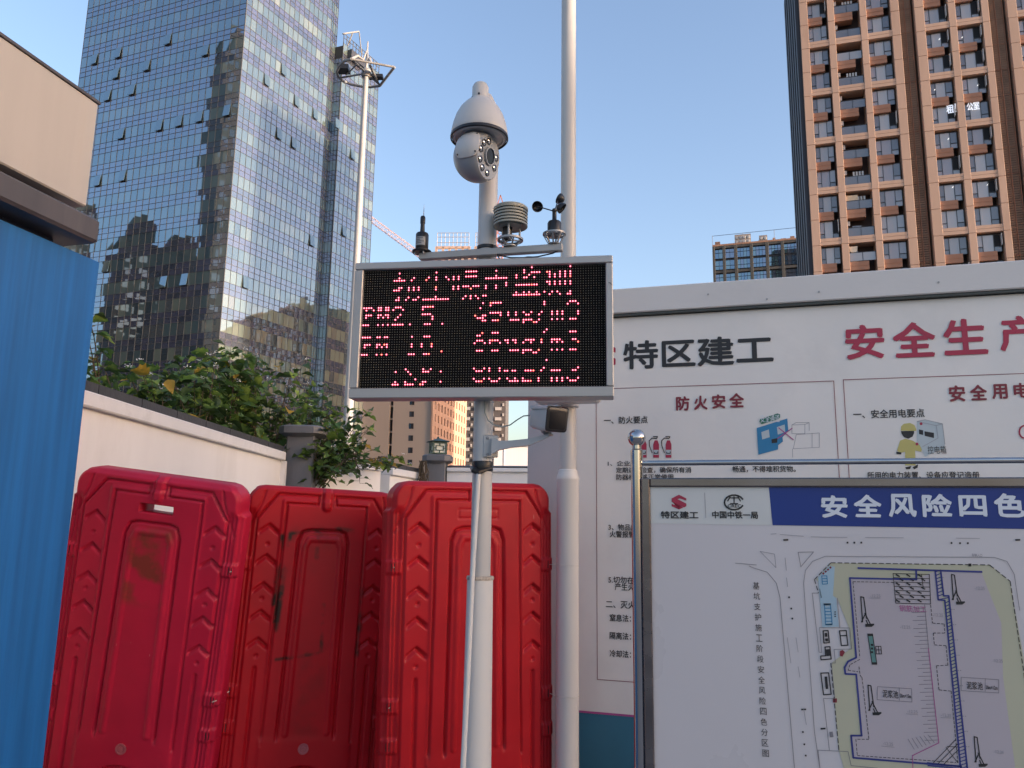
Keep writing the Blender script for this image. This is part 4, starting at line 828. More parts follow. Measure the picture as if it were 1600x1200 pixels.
raw = [((545, 395), '''612,240 612,298 545,325 575,325 610,325 640,325 665,325 783,292 750,322 928,318 958,288 1045,225 1045,285 1042,312 1160,283 1188,312 1250,280 1250,308 1308,278 1308,308 1397,215 1427,215 1457,215 1487,215 1520,215 1397,272 1427,272 1457,272 1487,272 1520,272 600,413 632,413 542,445 572,443 600,443 720,408 720,438 777,408 777,437 835,405 835,435 1040,398 1040,427 1245,395 1245,425 1303,393 1303,422 1367,388 1397,388 1425,388 1485,385 1515,385 1545,383 1455,418 600,525 570,557 598,555 713,522 685,552 832,520 772,550 803,550 885,546 915,546 945,545 975,545 1005,545 1035,543 1065,543 1095,543 1125,542 1155,542 1185,542 1038,515 1390,507 1360,535 1450,505 1450,535 1512,503 1540,532 187,652 217,652 247,652 275,650 217,683 303,682 360,650 390,648 450,648 480,646 360,678 388,678 447,678 480,676 535,675 565,643 597,643 625,640 652,670 885,633 915,633 945,632 975,632 1005,630 887,663 215,742 245,742 275,742 213,770 358,740 388,740 447,738 477,738 357,766 413,766 472,764 620,732 590,760 560,790 885,722 915,722 942,722 972,722 1002,748 1000,777 180,857 208,856 237,855 352,853 410,852 470,851 527,851 557,850 587,849 615,848 645,847 732,843 908,838 938,838 968,838 1118,833 1565,647 1595,615 1505,737 1595,737 1535,765 1565,765 1595,765 1595,820'''),
 ((755, 395), '''155,203 155,262 35,293 65,293 95,292 125,292 155,291 185,290 215,290 245,289 275,288 30,383 30,410 150,378 150,408 272,372 272,402 30,497 5,525 485,192 576,188 393,253 393,280 393,308 485,250 485,280 545,275 515,305 605,303 577,245 607,245 637,243 668,243 392,398 422,398 452,397 482,396 512,395 542,394 572,393 602,392 632,391 392,485 482,480 543,478 635,475 362,514 392,513 422,513 452,512 482,512 512,511 543,510 573,509 603,508 635,507 665,506 1033,172 757,242 788,238 788,268 788,297 850,267 850,297 910,235 910,262 910,292 970,233 970,260 970,290 1033,228 1033,258 1033,287 757,355 788,353 788,383 850,352 850,382 910,350 910,378 972,350 972,378 1033,347 1033,376 725,475 788,500 820,473 880,470 910,497 1002,493 1033,463 1033,492 88,612 118,611 148,610 180,609 210,607 88,640 88,702 118,702 148,702 178,701 205,725 205,752 115,818 145,817 175,816 25,762 22,820 5,735 297,718 297,748 387,718 387,748 325,812 355,811 387,810 417,809 480,715 510,745 540,745 570,715 480,806 510,805 540,804 570,803 478,835 600,830 630,828 725,592 725,622 692,710 662,740 662,800 815,708 877,705 938,703 815,738 877,735 938,733 815,797 877,795 938,793 1000,612 1033,580 1063,579 1095,578 1125,605 1125,697 1125,727 1030,788 1063,788 1095,787'''),
 ((545, 510), '''172,125 202,125 232,125 262,124 347,123 375,123 433,122 462,122 193,214 223,213 255,212 193,243 342,211 372,211 427,210 462,210 340,239 400,239 457,238 135,331 160,331 190,330 218,330 333,327 393,325 448,325 757,110 752,200 750,232 712,321 742,320 775,319 902,108 932,108 962,108 868,198 868,227 990,195 990,225 890,318 920,317 950,316 1100,312 1525,97 1557,96 1590,95 1495,187 1527,186 1557,185 1587,184 1497,215 1520,304 1550,304 1582,303 555,530 555,558 552,650 522,681 552,680 583,680 675,527 705,557 735,558 672,650 790,645 672,680 700,680 730,680 762,679 885,523 978,523 885,553 915,553 945,553 880,647 848,677 878,676 908,675 1093,523 1090,673 1485,515 1515,545 1545,545 1577,545 1485,633 1510,664 1542,664 1572,663'''),
 ((755, 510), '''108,91 140,90 172,89 78,180 108,179 140,178 172,177 17,210 78,210 198,207 102,299 132,298 163,298 260,175 290,175 350,175 382,173 290,205 382,205 315,293 347,292 377,292 408,291 503,166 537,165 568,165 598,164 472,198 567,197 470,291 500,290 532,290 563,289 470,320 597,317 625,313 655,285 752,40 722,70 690,162 690,192 812,158 845,157 877,157 907,156 812,187 875,187 937,185 810,281 872,280 935,279 1030,63 1062,63 1093,62 1063,152 1095,152 1127,183 1028,272 1060,272 1093,271 748,405 715,493 687,527 652,622 652,652 10,512 67,515 67,543 187,510 187,540 8,635 63,632 187,630 93,660 123,660 155,659 248,540 280,540 343,535 372,535 278,628 372,625 308,658 340,657 372,657 403,656 497,530 530,530 562,530 593,529 465,625 465,656 500,655 530,655 560,655 807,524 840,523 873,523 905,522 807,617 873,617 937,612 998,612 807,647 873,645 935,645 1060,520 1093,518 1125,487 1125,608 1030,642 1062,642 1093,641''')]
lit = set()
for (ox, oy), s_ in raw:
    for p in s_.split():
        x, y = map(float, p.split(',')); u, z = LD.uz(ox+x/7.619, oy+y/7.619)
        i, j = int(u/.01), int((z-Z0)/.01)
        if 0 <= i < 96 and 0 <= j < 48: lit.add((i, j))
LEDOFF = mat('led_unlit_lens', (.30, .28, .23), .35, var=.1, spec=.3)
LRED = emit('led_lit_red', (1.0, .02, .12), .38); LHOT = emit('led_lit_core', (1.0, .55, .6), .5); LAMB = emit('led_lit_amber', (1.0, .45, .2), .5)
off_, on_, core_ = MB(), MB(), MB()
for m_ in (off_, on_, core_): m_.fr = F
for i in range(96):
    for j in range(48):
        x, z = (i+.5)*.01, Z0+(j+.5)*.01
        if (i, j) in lit:
            on_.loft([[(x+r_*cos(a), y_, z+r_*sin(a)) for a in [k*pi/4 for k in range(8)]] for r_, y_ in ((.0038, -.0005), (.0038, -.002))])
            core_.mi = 1 if (i*7+j*3) % 19 == 0 else 0
            core_.loft([[(x+r_*cos(a), y_, z+r_*sin(a)) for a in [k*pi/3 for k in range(6)]] for r_, y_ in ((.0025, -.0021), (.0021, -.0045))])
        else: off_.loft([[(x+r_*cos(a), y_, z+r_*sin(a)) for a in [k*pi/2+.78 for k in range(4)]] for r_, y_ in ((.0019, -.0005), (.0012, -.003))])
off_.obj('unlit_led_lens', LEDOFF, led, kind='stuff', fix=True); on_.obj('lit_led_ring', LRED, led, kind='stuff', fix=True); core_.obj('lit_led_core', [LHOT, LAMB], led, kind='stuff', fix=True)
mb = MB(); mb.fr = F; mb.tube([(W_+.012, d0-.002, Z0+.40), (W_+.02, d0-.006, Z0+.396), (W_+.024, d0-.004, Z0+.388)], .0012, 5); mb.obj('frame_latch', BLACK, led)
# ================================================================== MONITORING POLE
PX, PY = -.11, 3.02
pole = thing('monitoring_pole', (PX, PY, 0), 'white steel pole with thicker lower sleeve carrying the LED display and dome camera', 'pole')
mb = MB(); ZPT = aty(760, 178, 3.02)[2]; mb.lathe([(.0385, 1.3), (.0385, ZPT), (.036, ZPT+.01)], (PX, PY, 0), 32); mb.obj('upper_tube', POLE, pole, smooth=True)
mb = MB(); mb.lathe([(.058, 0), (.056, .6), (.049, 1.385)], (PX, PY, 0), 32); mb.obj('sleeve', POLE2, pole, smooth=True)
mb = MB(); mb.lathe([(.0515, 1.378), (.0525, 1.383), (.051, 1.391), (.041, 1.392), (.039, 1.389)], (PX, PY, 0), 32, cap=False); mb.obj('rusty_rim', RUST, pole, smooth=True)
zc = aty(762, 386, 3.0)[2]
mb = MB(); mb.lathe([(.040, zc-.008), (.0425, zc-.006), (.0425, zc+.006), (.040, zc+.008)], (PX, PY, 0), 32); mb.obj('black_clamp_band', BLACK, pole, smooth=True)
zt0, zt1 = aty(755, 722, 3.0)[2], aty(755, 734, 3.0)[2]
mb = MB(); mb.lathe([(.0395, zt1-.006), (.0415, zt1), (.0405, (zt0+zt1)/2), (.0415, zt0), (.0395, zt0+.004)], (PX, PY, 0), 28); mb.tube([(PX-.042, PY-.03, zt1+.008), (PX-.03, PY-.052, zt1-.004), (PX-.012, PY-.058, zt1-.012), (PX+.012, PY-.046, zt1-.002), (PX+.036, PY-.02, zt1+.008)], [.006, .013, .012, .008, .004], 8); mb.obj('black_tape', BLACK, pole, smooth=True)
mb = MB(); mb.box((PX-.16, PY-.16, 0), (PX+.16, PY+.16, .015)); mb.obj('base_plate', STEEL2, pole)
# conduit
p0 = aty(748, 735, 2.965); p1 = aty(724, 1195, 2.93)
cn = thing('white_conduit', (p1[0], 2.93, 0), 'thin white plastic conduit leaning along the lower left of the monitoring pole', 'conduit')
pe = p0+(p1-p0)*(p0[2]/(p0[2]-p1[2]))
mb = MB(); mb.tube([p0, p0+(p1-p0)*.35+np.array([-.0035, 0, 0]), p0+(p1-p0)*.7+np.array([-.001, 0, 0]), pe], .0098, 14); mb.obj('conduit_tube', POLE2, cn, smooth=True)
# cross bar
zb_ = aty(762, 392, 3.02)[2]; BA = PL((PX, PY-.055), -13.)
uL, uR = BA.uz(656, 402)[0], BA.uz(879, 385)[0]; zb_ = (BA.uz(656, 402)[1]+BA.uz(879, 386)[1])/2
F = frame_of(BA)
ba = thing('sensor_crossbar', BA.W(0, zb_), 'grey square tube crossbar clamped to the pole just above the display', 'crossbar')
mb = MB(); mb.fr = F; mb.bbox((uL, -.012, zb_-.014), (uR, .018, zb_+.014), .002); mb.obj('square_tube', mat('crossbar_grey', (.36, .36, .35), .45, .2), ba)
mb = MB(); mb.fr = F; mb.box((uL-.001, -.010, zb_-.012), (uL-.0005, .016, zb_+.012)); mb.box((-.05, .018, zb_-.012), (.05, .024, zb_+.012)); mb.obj('clamp_plate', STEEL2, ba)
mb = MB(); mb.fr = F; mb.tube([(.05, .0, zb_-.015), (.1, -.005, zb_-.03), (.16, -.005, zb_-.034), (.21, -.005, zb_-.033), (.27, -.003, zb_-.022), (uR-.01, 0, zb_-.008)], .0028, 6); mb.tube([(.15, -.005, zb_-.034), (.17, -.005, zb_-.035), (.2, -.005, zb_-.034)], [.003, .0065, .003], 8)
mb.tube([(.042, .01, zb_-.0), (.05, -.015, zb_-.02), (.06, -.01, zb_-.04), (.05, 0, zb_-.06)], .003, 6)
tag(mb.obj('sagging_cable', BLACK), 'thin black cable with a joint sagging under the right half of the crossbar', 'cable')
# noise sensor
def U(px): return BA.uz(px, 390)[0]
def Zp(py, px=760): return BA.uz(px, py)[1]
u = U(659); zt = zb_+.016
ns = thing('noise_sensor', BA.W(u, zt), 'black noise sensor with thin needle at the left end of the crossbar', 'sensor')
F = frame_of(BA, u, zt)
mb = MB(); mb.fr = F; mb.lathe([(.038, 0), (.040, .003), (.040, .007), (.036, .009)], n=24); mb.obj('base_disc', BLACK, ns, smooth=True)
mb = MB(); mb.fr = F; mb.lathe([(.0245, .009), (.0265, .012), (.0265, .078), (.023, .084), (.010, .088), (.0085, .125), (.0105, .127), (.0105, .152), (.008, .158)], n=24); mb.obj('sensor_body', BLACK, ns, smooth=True)
mb = MB(); mb.fr = F; mb.lathe([(.0022, .155), (.0016, .18), (.0004, .21)], (.003, 0, 0), 8); mb.obj('needle', STEEL2, ns, smooth=True)
mb = MB(); mb.fr = F; q = [(.0269*sin(a), -.0269*cos(a)) for a in [radians(-48+k*12) for k in range(9)]]
mb.add([(x, y, z) for z in (.026, .062) for x, y in q], [(i, i+1, 10+i, 9+i) for i in range(8)]); lab = mb.obj('rating_label', mat('label_grey', (.3, .31, .31), .4), ns)
mb = MB(); mb.fr = F
for zz, w__ in ((.033, 5), (.040, 7), (.047, 4), (.055, 6)):
    for k in range(w__):
        a = radians(-38+k*11); mb.quad(*[(.0272*sin(a+da), -.0272*cos(a+da), zz+dz) for da, dz in ((0, 0), (.11, 0), (.11, .004), (0, .004))])
mb.obj('label_print', BLACK, lab)
mb = MB(); mb.fr = F
for k in range(4): mb.lathe([(.004, -.012), (.004, -.001)], (.028*cos(k*pi/2+.6), .028*sin(k*pi/2+.6), 0), 6)
mb.obj('bolt', STEEL2, ns)
# radiation shield
u = U(797); F = frame_of(BA, u, zb_+.016)
rs = thing('radiation_shield', BA.W(u, zb_+.016), 'round beige louvred temperature sensor shield on three rods, right of the pole', 'weather sensor')
mb = MB(); mb.fr = F; n = 20
mb.lathe([(.026, .0), (.026, .005)], n=24)
for k in range(3):
    a = k*2*pi/3+.5; mb.bar((0, 0, .03), (.05*cos(a), .05*sin(a), .03), .008, .005)
mb.lathe([(.052, .026), (.052, .034), (.042, .034), (.042, .026), (.052, .026)], n=28, cap=False)
for k in range(6): a = k*pi/3; mb.bar((.024*cos(a), .024*sin(a), .003), (.046*cos(a), .046*sin(a), .028), .006, .004)
mb.obj('ring_base', STEEL2, rs, smooth=True)
mb = MB(); mb.fr = F
for k in range(3): a = k*2*pi/3-1.5; mb.lathe([(.0042, .03), (.0042, .085)], (.04*cos(a), .04*sin(a), 0), 10)
mb.obj('support_rod', CAMWHITE, rs, smooth=True)
mb = MB(); mb.fr = F; mb.lathe([(.018, .034), (.019, .038), (.019, .09)], (-.014, .01, 0), 18); mb.obj('sensor_probe', BLACK, rs, smooth=True)
for k in range(5):
    mb = MB(); mb.fr = F; z = .084+k*.0128; r_ = .069
    mb.lathe([(r_*.72, z+.0115), (r_*.97, z), (r_, z+.001), (r_*.99, z+.0085), (r_*.75, z+.0135)], n=36, cap=(k == 0)); mb.obj('louvre_ring', SHIELD, rs, smooth=True)
mb = MB(); mb.fr = F; mb.lathe([(.069, .148), (.070, .151), (.070, .160), (.064, .166), (.0, .169)], n=36, cap=False); mb.lathe([(.045, .086), (.045, .16)], n=20); mb.obj('top_cover', SHIELD, rs, smooth=True)
# anemometer
u = U(866); F = frame_of(BA, u, zb_+.014)
an = thing('cup_anemometer', BA.W(u, zb_+.014), 'black three cup anemometer on a round spider base at the right end of the crossbar', 'anemometer')
mb = MB(); mb.fr = F
mb.lathe([(.022, 0), (.024, .004)], n=20)
for r_ in (.046, .030): mb.lathe([(r_, .040), (r_, .046), (r_-.006, .046), (r_-.006, .040), (r_, .040)], n=30, cap=False)
for k in range(8): a = k*pi/4; mb.bar((.012*cos(a), .012*sin(a), .043), (.044*cos(a), .044*sin(a), .043), .006, .005); mb.bar((.022*cos(a), .022*sin(a), .002), (.044*cos(a), .044*sin(a), .042), .006, .004)
mb.lathe([(.013, .038), (.013, .048)], n=16); mb.obj('spider_base', STEEL2, an, smooth=True)
mb = MB(); mb.fr = F; mb.lathe([(.024, .048), (.0275, .051), (.0275, .088), (.024, .095), (.012, .098), (.0105, .102), (.009, .104), (.0085, .135), (.0095, .137), (.0095, .146), (.006, .150)], n=24); mb.obj('rotor_housing', BLACK, an, smooth=True)
hub = np.array(BA.W(u, zb_+.014+.139))
for (px_c, py_c, dy, face) in ((840, 322, -.012, (.25, -1, -.1)), (873, 306, .10, (-.75, .25, .5)), (879, 327, -.065, (.7, -.1, -.6))):
    cpos = np.array(aty(px_c, py_c, hub[1]+dy)); cpos[2] = hub[2]+(cpos[2]-hub[2])*.9
    mb = MB(); mb.tube([hub, cpos], .0024, 6); arm = mb.obj('cup_arm', BLACK, an, smooth=True)
    mb = MB(); R_ = .0225
    mb.lathe([(R_*sin(pi/2*k/7)+1e-4, -R_*1.15*cos(pi/2*k/7)) for k in range(8)]+[(R_*.93*sin(pi/2*k/7)+1e-4, -R_*1.05*cos(pi/2*k/7)) for k in range(7, -1, -1)], tuple(cpos), 20, axis=face, cap=False); mb.obj('cup', BLACK, arm, smooth=True)
# ================================================================== DOME CAMERA
yc = 2.84; cc = np.array(aty(749, 213, yc)); R0 = .1135
dome = thing('dome_camera', cc, 'white PTZ dome security camera with ring of infrared lamps hanging on the pole top', 'security camera')
mb = MB(); c = tuple(cc)
mb.lathe([(.014, .226), (.026, .222), (.0325, .208), (.0325, .160), (.036, .157), (.040, .150), (.058, .138), (.078, .114), (.094, .083), (.105, .048), (.1115, .014), (.1125, .0), (.109, -.006)], c, 48); mb.obj('dome_shell', CAMWHITE, dome, smooth=True, fix=True)
mb = MB(); mb.lathe([(.1132, -.001), (.1145, -.005), (.1145, -.012), (.110, -.016), (.1085, -.013)], c, 48, cap=False); mb.obj('rubber_rim', BLACK, dome, smooth=True)
mb = MB(); mb.lathe([(.1085, -.008), (.1, -.014), (.094, -.013), (.088, .008), (.0, .01)], c, 48, cap=False); mb.obj('inner_skirt', CAMWHITE, dome, smooth=True)
mb = MB(); top = cc+np.array([0, 0, .19]); mb.lathe([(.004, 0), (.004, .004)], tuple(top+np.array([-.004, -.0325, -.026])), 8, axis=(0, -1, 0)); mb.lathe([(.003, 0), (.003, .004)], tuple(top+np.array([-.03, -.012, -.03])), 8, axis=(-1, -.4, 0)); mb.obj('grub_screw', BLACK, dome)
mb = MB(); tp = np.array([PX, PY, ZPT])
mb.tube([top+np.array([0, 0, -.01]), top+np.array([.006, .05, -.015]), (top*.45+tp*.55)+np.array([0, 0, .02]), tp+np.array([0, 0, .02]), tp+np.array([0, 0, -.05])], [.022, .025, .03, .034, .0375], 18); mb.obj('gooseneck_arm', CAMWHITE, dome, smooth=True)
mb = MB(); mb.lathe([(.024, 0), (.026, .006), (.02, .012)], tuple(cc+np.array([.055, .03, .105])), 18, axis=(.6, .3, .8)); mb.obj('gland_cap', CAMWHITE, dome, smooth=True)
hc = np.array(aty(747, 246, yc)); RH = .097
nv = Vector((.87, -.46, -.19)).normalized()
mb = MB(); prof = []
cut = .045; rc = sqrt(RH**2-cut**2); a0 = math.asin(rc/RH)
for k in range(19): a = pi-(pi-a0)*k/18; prof.append((RH*sin(a)+1e-4, RH*cos(a)))
prof += [(rc-.004, cut+.003), (rc-.012, cut+.001), (1e-4, cut+.001)]
mb.lathe(prof, tuple(hc), 44, axis=nv, cap=False); mb.v = [(x, y, hc[2]+(z-hc[2])*1.02) for x, y, z in mb.v]; head = mb.obj('camera_head', CAMGREY, dome, smooth=True)
# yoke cover: shell patch towards the viewer
mb = MB(); yv = Vector((-.42, -.86, .10)).normalized(); ya = yv.cross(Vector((0, 0, 1))).normalized(); yb = ya.cross(yv).normalized(); rings = []
for rr, off in ((.102, .0), (.1045, .4), (.1045, .94), (.100, 1.0)):
    pass
N = 26
def yp(s_, a, R_):
    ex = .62*s_; p = abs(cos(a))**.55*(1 if cos(a) > 0 else -1)*ex; q = abs(sin(a))**.55*(1 if sin(a) > 0 else -1)*ex*1.12+.10
    v = (yv+ya*p*-1+yb*q).normalized(); return tuple(Vector(hc)+v*R_)
rings = [[yp(s_, 2*pi*k/N, R_) for k in range(N)] for s_, R_ in ((1.0, .095), (1.0, .1015), (.96, .1035), (.7, .1045), (.4, .105), (.1, .105))]
mb.loft(rings); mb.obj('yoke_cover', CAMWHITE, dome, smooth=True, fix=True)
mb = MB()
for a in (.7, 2.4, 3.9, 5.5):
    p = Vector(yp(.82, a, .1038)); v = (p-Vector(hc)).normalized(); mb.lathe([(.0035, 0), (.0035, .002)], tuple(p), 8, axis=v)
mb.obj('cover_screw', BLACK, dome)
fx = nv.cross(Vector((0, 0, 1))).normalized(); fz = fx.cross(nv).normalized(); fc = Vector(hc)+nv*(cut+.001)
if fx.x < 0: fx = -fx
mb = MB(); mb.lathe([(.034, 0), (.036, .004), (.035, .008), (.031, .008), (.0305, .003)], tuple(fc+fx*.006+fz*.006), 30, axis=nv, cap=False); mb.obj('lens_ring', CAMGREY, head, smooth=True)
mb = MB(); mb.lathe([(.0305, .004), (.0001, .005)], tuple(fc+fx*.006+fz*.006), 30, axis=nv, cap=False); mb.obj('main_lens', BLACKGLOSS, head, smooth=True)
for ang in (105, 140, 172, 210, 243, 283, 340, 20):
    a = radians(ang); rr = .060; p = fc+fx*(rr*cos(a)+.0)+fz*(rr*sin(a))
    mb = MB(); mb.lathe([(.0125, 0), (.0135, .003), (.0115, .0035), (.0105, .0005)], tuple(p), 18, axis=nv, cap=False); rg = mb.obj('lamp_ring', BLACK, head, smooth=True)
    mb = MB(); mb.lathe([(.0108, .0008), (.007, .0035), (.0001, .0045)], tuple(p), 16, axis=nv, cap=False); mb.obj('infrared_lamp', LENSGLASS, head, smooth=True)
# ================================================================== BULLET CAMERA ON THE POLE
q = lambda px, py, y=2.95: np.array(aty(px, py, y))
bc = thing('bullet_camera', q(790, 690), 'white box shaped security camera with black front on an arm below the display', 'security camera')
BP = PL((PX+.02, PY-.036), 8.); F = frame_of(BP)
a_ = BP.uz(757, 698); b_ = BP.uz(776, 698); z1 = BP.uz(766, 680)[1]; z0 = BP.uz(766, 715)[1]
mb = MB(); mb.fr = F; mb.bbox((a_[0]-.006, -.006, z0), (b_[0]+.006, .004, z1), .004); bp_ = mb.obj('mount_plate', CAMWHITE, bc)
mb = MB(); mb.fr = F
for z in (z0+.012, z1-.012): mb.lathe([(.0055, .0), (.0055, .003), (.003, .005)], (a_[0]+.010, -.006, z), 10, axis=(0, -1, 0))
mb.obj('screw', STEEL2, bp_, smooth=True)
A_ = q(768, 698, 2.96); B__ = q(828, 691, 2.90); C__ = q(858, 681, 2.86)
mb = MB()
def sec(c, hw, hh): return [(c[0]+0*hw, c[1]-hw, c[2]+hh), (c[0], c[1]+hw, c[2]+hh), (c[0], c[1]+hw, c[2]-hh*.9), (c[0], c[1]-hw, c[2]-hh*.9)]
mb.loft([sec(A_, .02, .034), sec(A_*.8+B__*.2, .016, .018), sec(A_*.5+B__*.5, .014, .014), sec(B__, .013, .013), sec(B__*.5+C__*.5+np.array([0, 0, .001]), .013, .010), sec(C__, .016, .004)]); mb.obj('arm', CAMWHITE, bc, smooth=False, fix=True)
fcn = Vector((.50, -.82, -.16)).normalized(); sx_ = Vector((0, 0, 1)).cross(fcn).normalized(); sx_ = -sx_ if sx_.x < 0 else sx_; sz_ = fcn.cross(sx_); sz_ = -sz_ if sz_.z < 0 else sz_
fc_ = Vector(q(870, 656, 2.80))
def rrect(w_, h_, c_, n=4):
    pts = []
    for cx, cz, a0 in ((w_-c_, h_-c_, 0), (-w_+c_, h_-c_, 90), (-w_+c_, -h_+c_, 180), (w_-c_, -h_+c_, 270)):
        for k in range(n): a = radians(a0+90*k/(n-1)); pts.append((cx+c_*cos(a), cz+c_*sin(a)))
    return pts
def ringc(s_, w_, h_, c_): return [tuple(fc_-fcn*s_+sx_*x+sz_*z) for x, z in rrect(w_, h_, c_)]
mb = MB(); mb.loft([ringc(.003, .045, .044, .012), ringc(.012, .047, .046, .014), ringc(.11, .043, .042, .018), ringc(.135, .030, .034, .016)]); bd_ = mb.obj('camera_body', CAMWHITE, bc, smooth=True, fix=True)
mb = MB(); mb.loft([ringc(.004, .0455, .0445, .012), ringc(-.004, .045, .044, .012), ringc(-.006, .041, .040, .010)]); ff = mb.obj('black_front', BLACK, bc, smooth=True, fix=True)
mb = MB(); mb.loft([ringc(-.0061, .036, .034, .008), ringc(-.0068, .035, .033, .008)]); mb.obj('front_glass', mat('matte_black_front', (.01, .01, .012), .5, spec=.2), ff, smooth=True, fix=True)
mb = MB(); mb.loft([ringc(.0, .050, .049, .012)[0:1]*1+ringc(.0, .050, .049, .012)[1:8], ringc(.12, .047, .046, .016)[0:8]], cap=False, close=False); mb.obj('sun_shield', CAMWHITE, bc, smooth=True)
mb = MB()
for k in (-1, 1): mb.bar(fc_-fcn*.06-sz_*.045+sx_*.012*k, C__+np.array([.011*k-.004, 0, .004]), .006, .010)
mb.lathe([(.016, 0), (.016, .006)], tuple(C__+np.array([0, 0, 0])), 16); mb.lathe([(.012, -.02), (.014, .0)], tuple(fc_-fcn*.06-sz_*.045), 14, axis=tuple(fcn)); mb.obj('swivel_bracket', STEEL2, bc)
mb = MB(); Lp_ = [q(757, 626, 2.975), q(758, 645, 2.972), q(763, 657, 2.965), q(772, 664, 2.96), q(785, 667, 2.95), q(797, 664, 2.94), q(808, 656, 2.92), q(818, 650, 2.91), q(828, 649, 2.90)]
mb.tube(Lp_, .0024, 6); tag(mb.obj('camera_cable', WIRE, smooth=True), 'thin grey cable looping from under the display to the bullet camera', 'cable')
# ================================================================== TALL POLE
TX, TY = .345, 4.7
zc = aty(885, 744, TY)[2]
tp_ = thing('tall_white_pole', (TX, TY, 0), 'tall white lighting pole with thicker collared base, right of the display', 'pole')
mb = MB(); mb.lathe([(.0505, zc), (.049, 3), (.046, 9.5)], (TX, TY, 0), 36); mb.obj('upper_tube', POLE, tp_, smooth=True)
mb = MB(); mb.lathe([(.067, 0), (.066, zc-.03), (.068, zc-.025), (.069, zc-.015), (.064, zc+.005), (.058, zc+.02), (.056, zc+.035), (.0505, zc+.04)], (TX, TY, 0), 36); mb.obj('base_sleeve', POLE2, tp_, smooth=True)
a = aty(899, 632, TY-.06); F = Matrix.Translation((TX, TY, 0)) @ Matrix.Rotation(radians(-17), 4, 'Z')
bx = thing('floodlight_housing', (TX, TY-.05, aty(920, 628, TY-.1)[2]), 'flat white housing strapped across the tall pole, showing just under the display corner', 'floodlight')
z0 = aty(915, 633, TY-.1)[2]; z1 = aty(915, 619, TY-.1)[2]
mb = MB(); mb.fr = F; mb.bbox((-.16, -.20, z0+.004), (.22, -.075, z1), .012); mb.obj('housing', CAMWHITE, bx)
mb = MB(); mb.fr = F; mb.lathe([(.068, z0), (.068, z1)], n=24); mb.lathe([(.05, z1), (.035, z1+.02)], (.06, -.13, 0), 20); mb.tube([(-.02, -.1, z0), (-.015, -.12, z0-.03), (.0, -.1, z0-.045), (.01, -.06, z0-.02)], .005, 6); mb.obj('strap', CAMWHITE, bx)

# ================================================================== RING MAST
MY = 25.; mtop = np.array(aty(572, 65, MY)); mbase = np.array(aty(548, 640, MY)); MX = (mtop[0]+mbase[0])/2
ms = thing('ring_mast', (MX, MY, 0), 'slender white mast topped by a ring and triangle before the glass tower', 'mast')
zr = aty(571, 114.5, MY)[2]
MW = mat('mast_white_paint', (.36, .355, .35), .45, var=.05)
mb = MB(); mb.lathe([(.17, 0), (.155, 5), (.12, 10), (.085, zr-.2), (.08, zr), (.05, mtop[2]-.9), (.02, mtop[2])], (MX, MY, 0), 20); mb.obj('mast_tube', MW, ms, smooth=True)
RG = mat('ring_grey_metal', (.26, .26, .26), .5, .1)
c2_ = lambda x, y: atz(340+x/5.503, y/5.503, zr)
hubp = np.array([MX, MY, zr])
arc = [(1150, 508), (1090, 525), (1045, 568), (1024, 615), (1038, 660), (1080, 698), (1150, 726), (1230, 742), (1310, 748), (1395, 738)]
mb = MB(); P_ = [c2_(*p) for p in arc]; mb.tube(P_, .05, 8); mb.tube([P_[-1], c2_(1520, 577)], .05, 8); mb.tube([c2_(1520, 577), P_[0]], .04, 8); mb.obj('ring_outline', RG, ms, smooth=True)
mb = MB()
for p in ((1160, 512), (1062, 668), (1395, 728)): mb.tube([hubp, c2_(*p)], .035, 8)
mb.tube([c2_(1310, 560), c2_(1380, 715)], .05, 6); mb.tube([c2_(1110, 640), c2_(1190, 560)], .03, 6); mb.lathe([(.15, zr-.15), (.17, zr-.1), (.17, zr+.1), (.12, zr+.15)], (MX, MY, 0), 14); mb.obj('spoke', RG, ms, smooth=True)
mb = MB()
for p in ((1150, 508), (1320, 540)):
    e = np.array(c2_(*p)); t_ = np.array([MX, MY, mtop[2]-.3]); mb.tube([e, e*.6+hubp*.4+np.array([0, 0, .35]), e*.25+hubp*.75+np.array([0, 0, (t_[2]-zr)*.4]), t_], [.045, .04, .035, .025], 8)
mb.obj('curved_horn', MW, ms, smooth=True)
mb = MB(); e = np.array(c2_(1350, 680)); mb.box((e[0]-.2, e[1]-.12, e[2]+.03), (e[0]+.3, e[1]+.12, e[2]+.14)); e = np.array(c2_(1070, 620)); mb.box((e[0]-.15, e[1]-.2, e[2]+.03), (e[0]+.25, e[1]+.2, e[2]+.2)); mb.obj('lamp_unit', BLACK, ms)

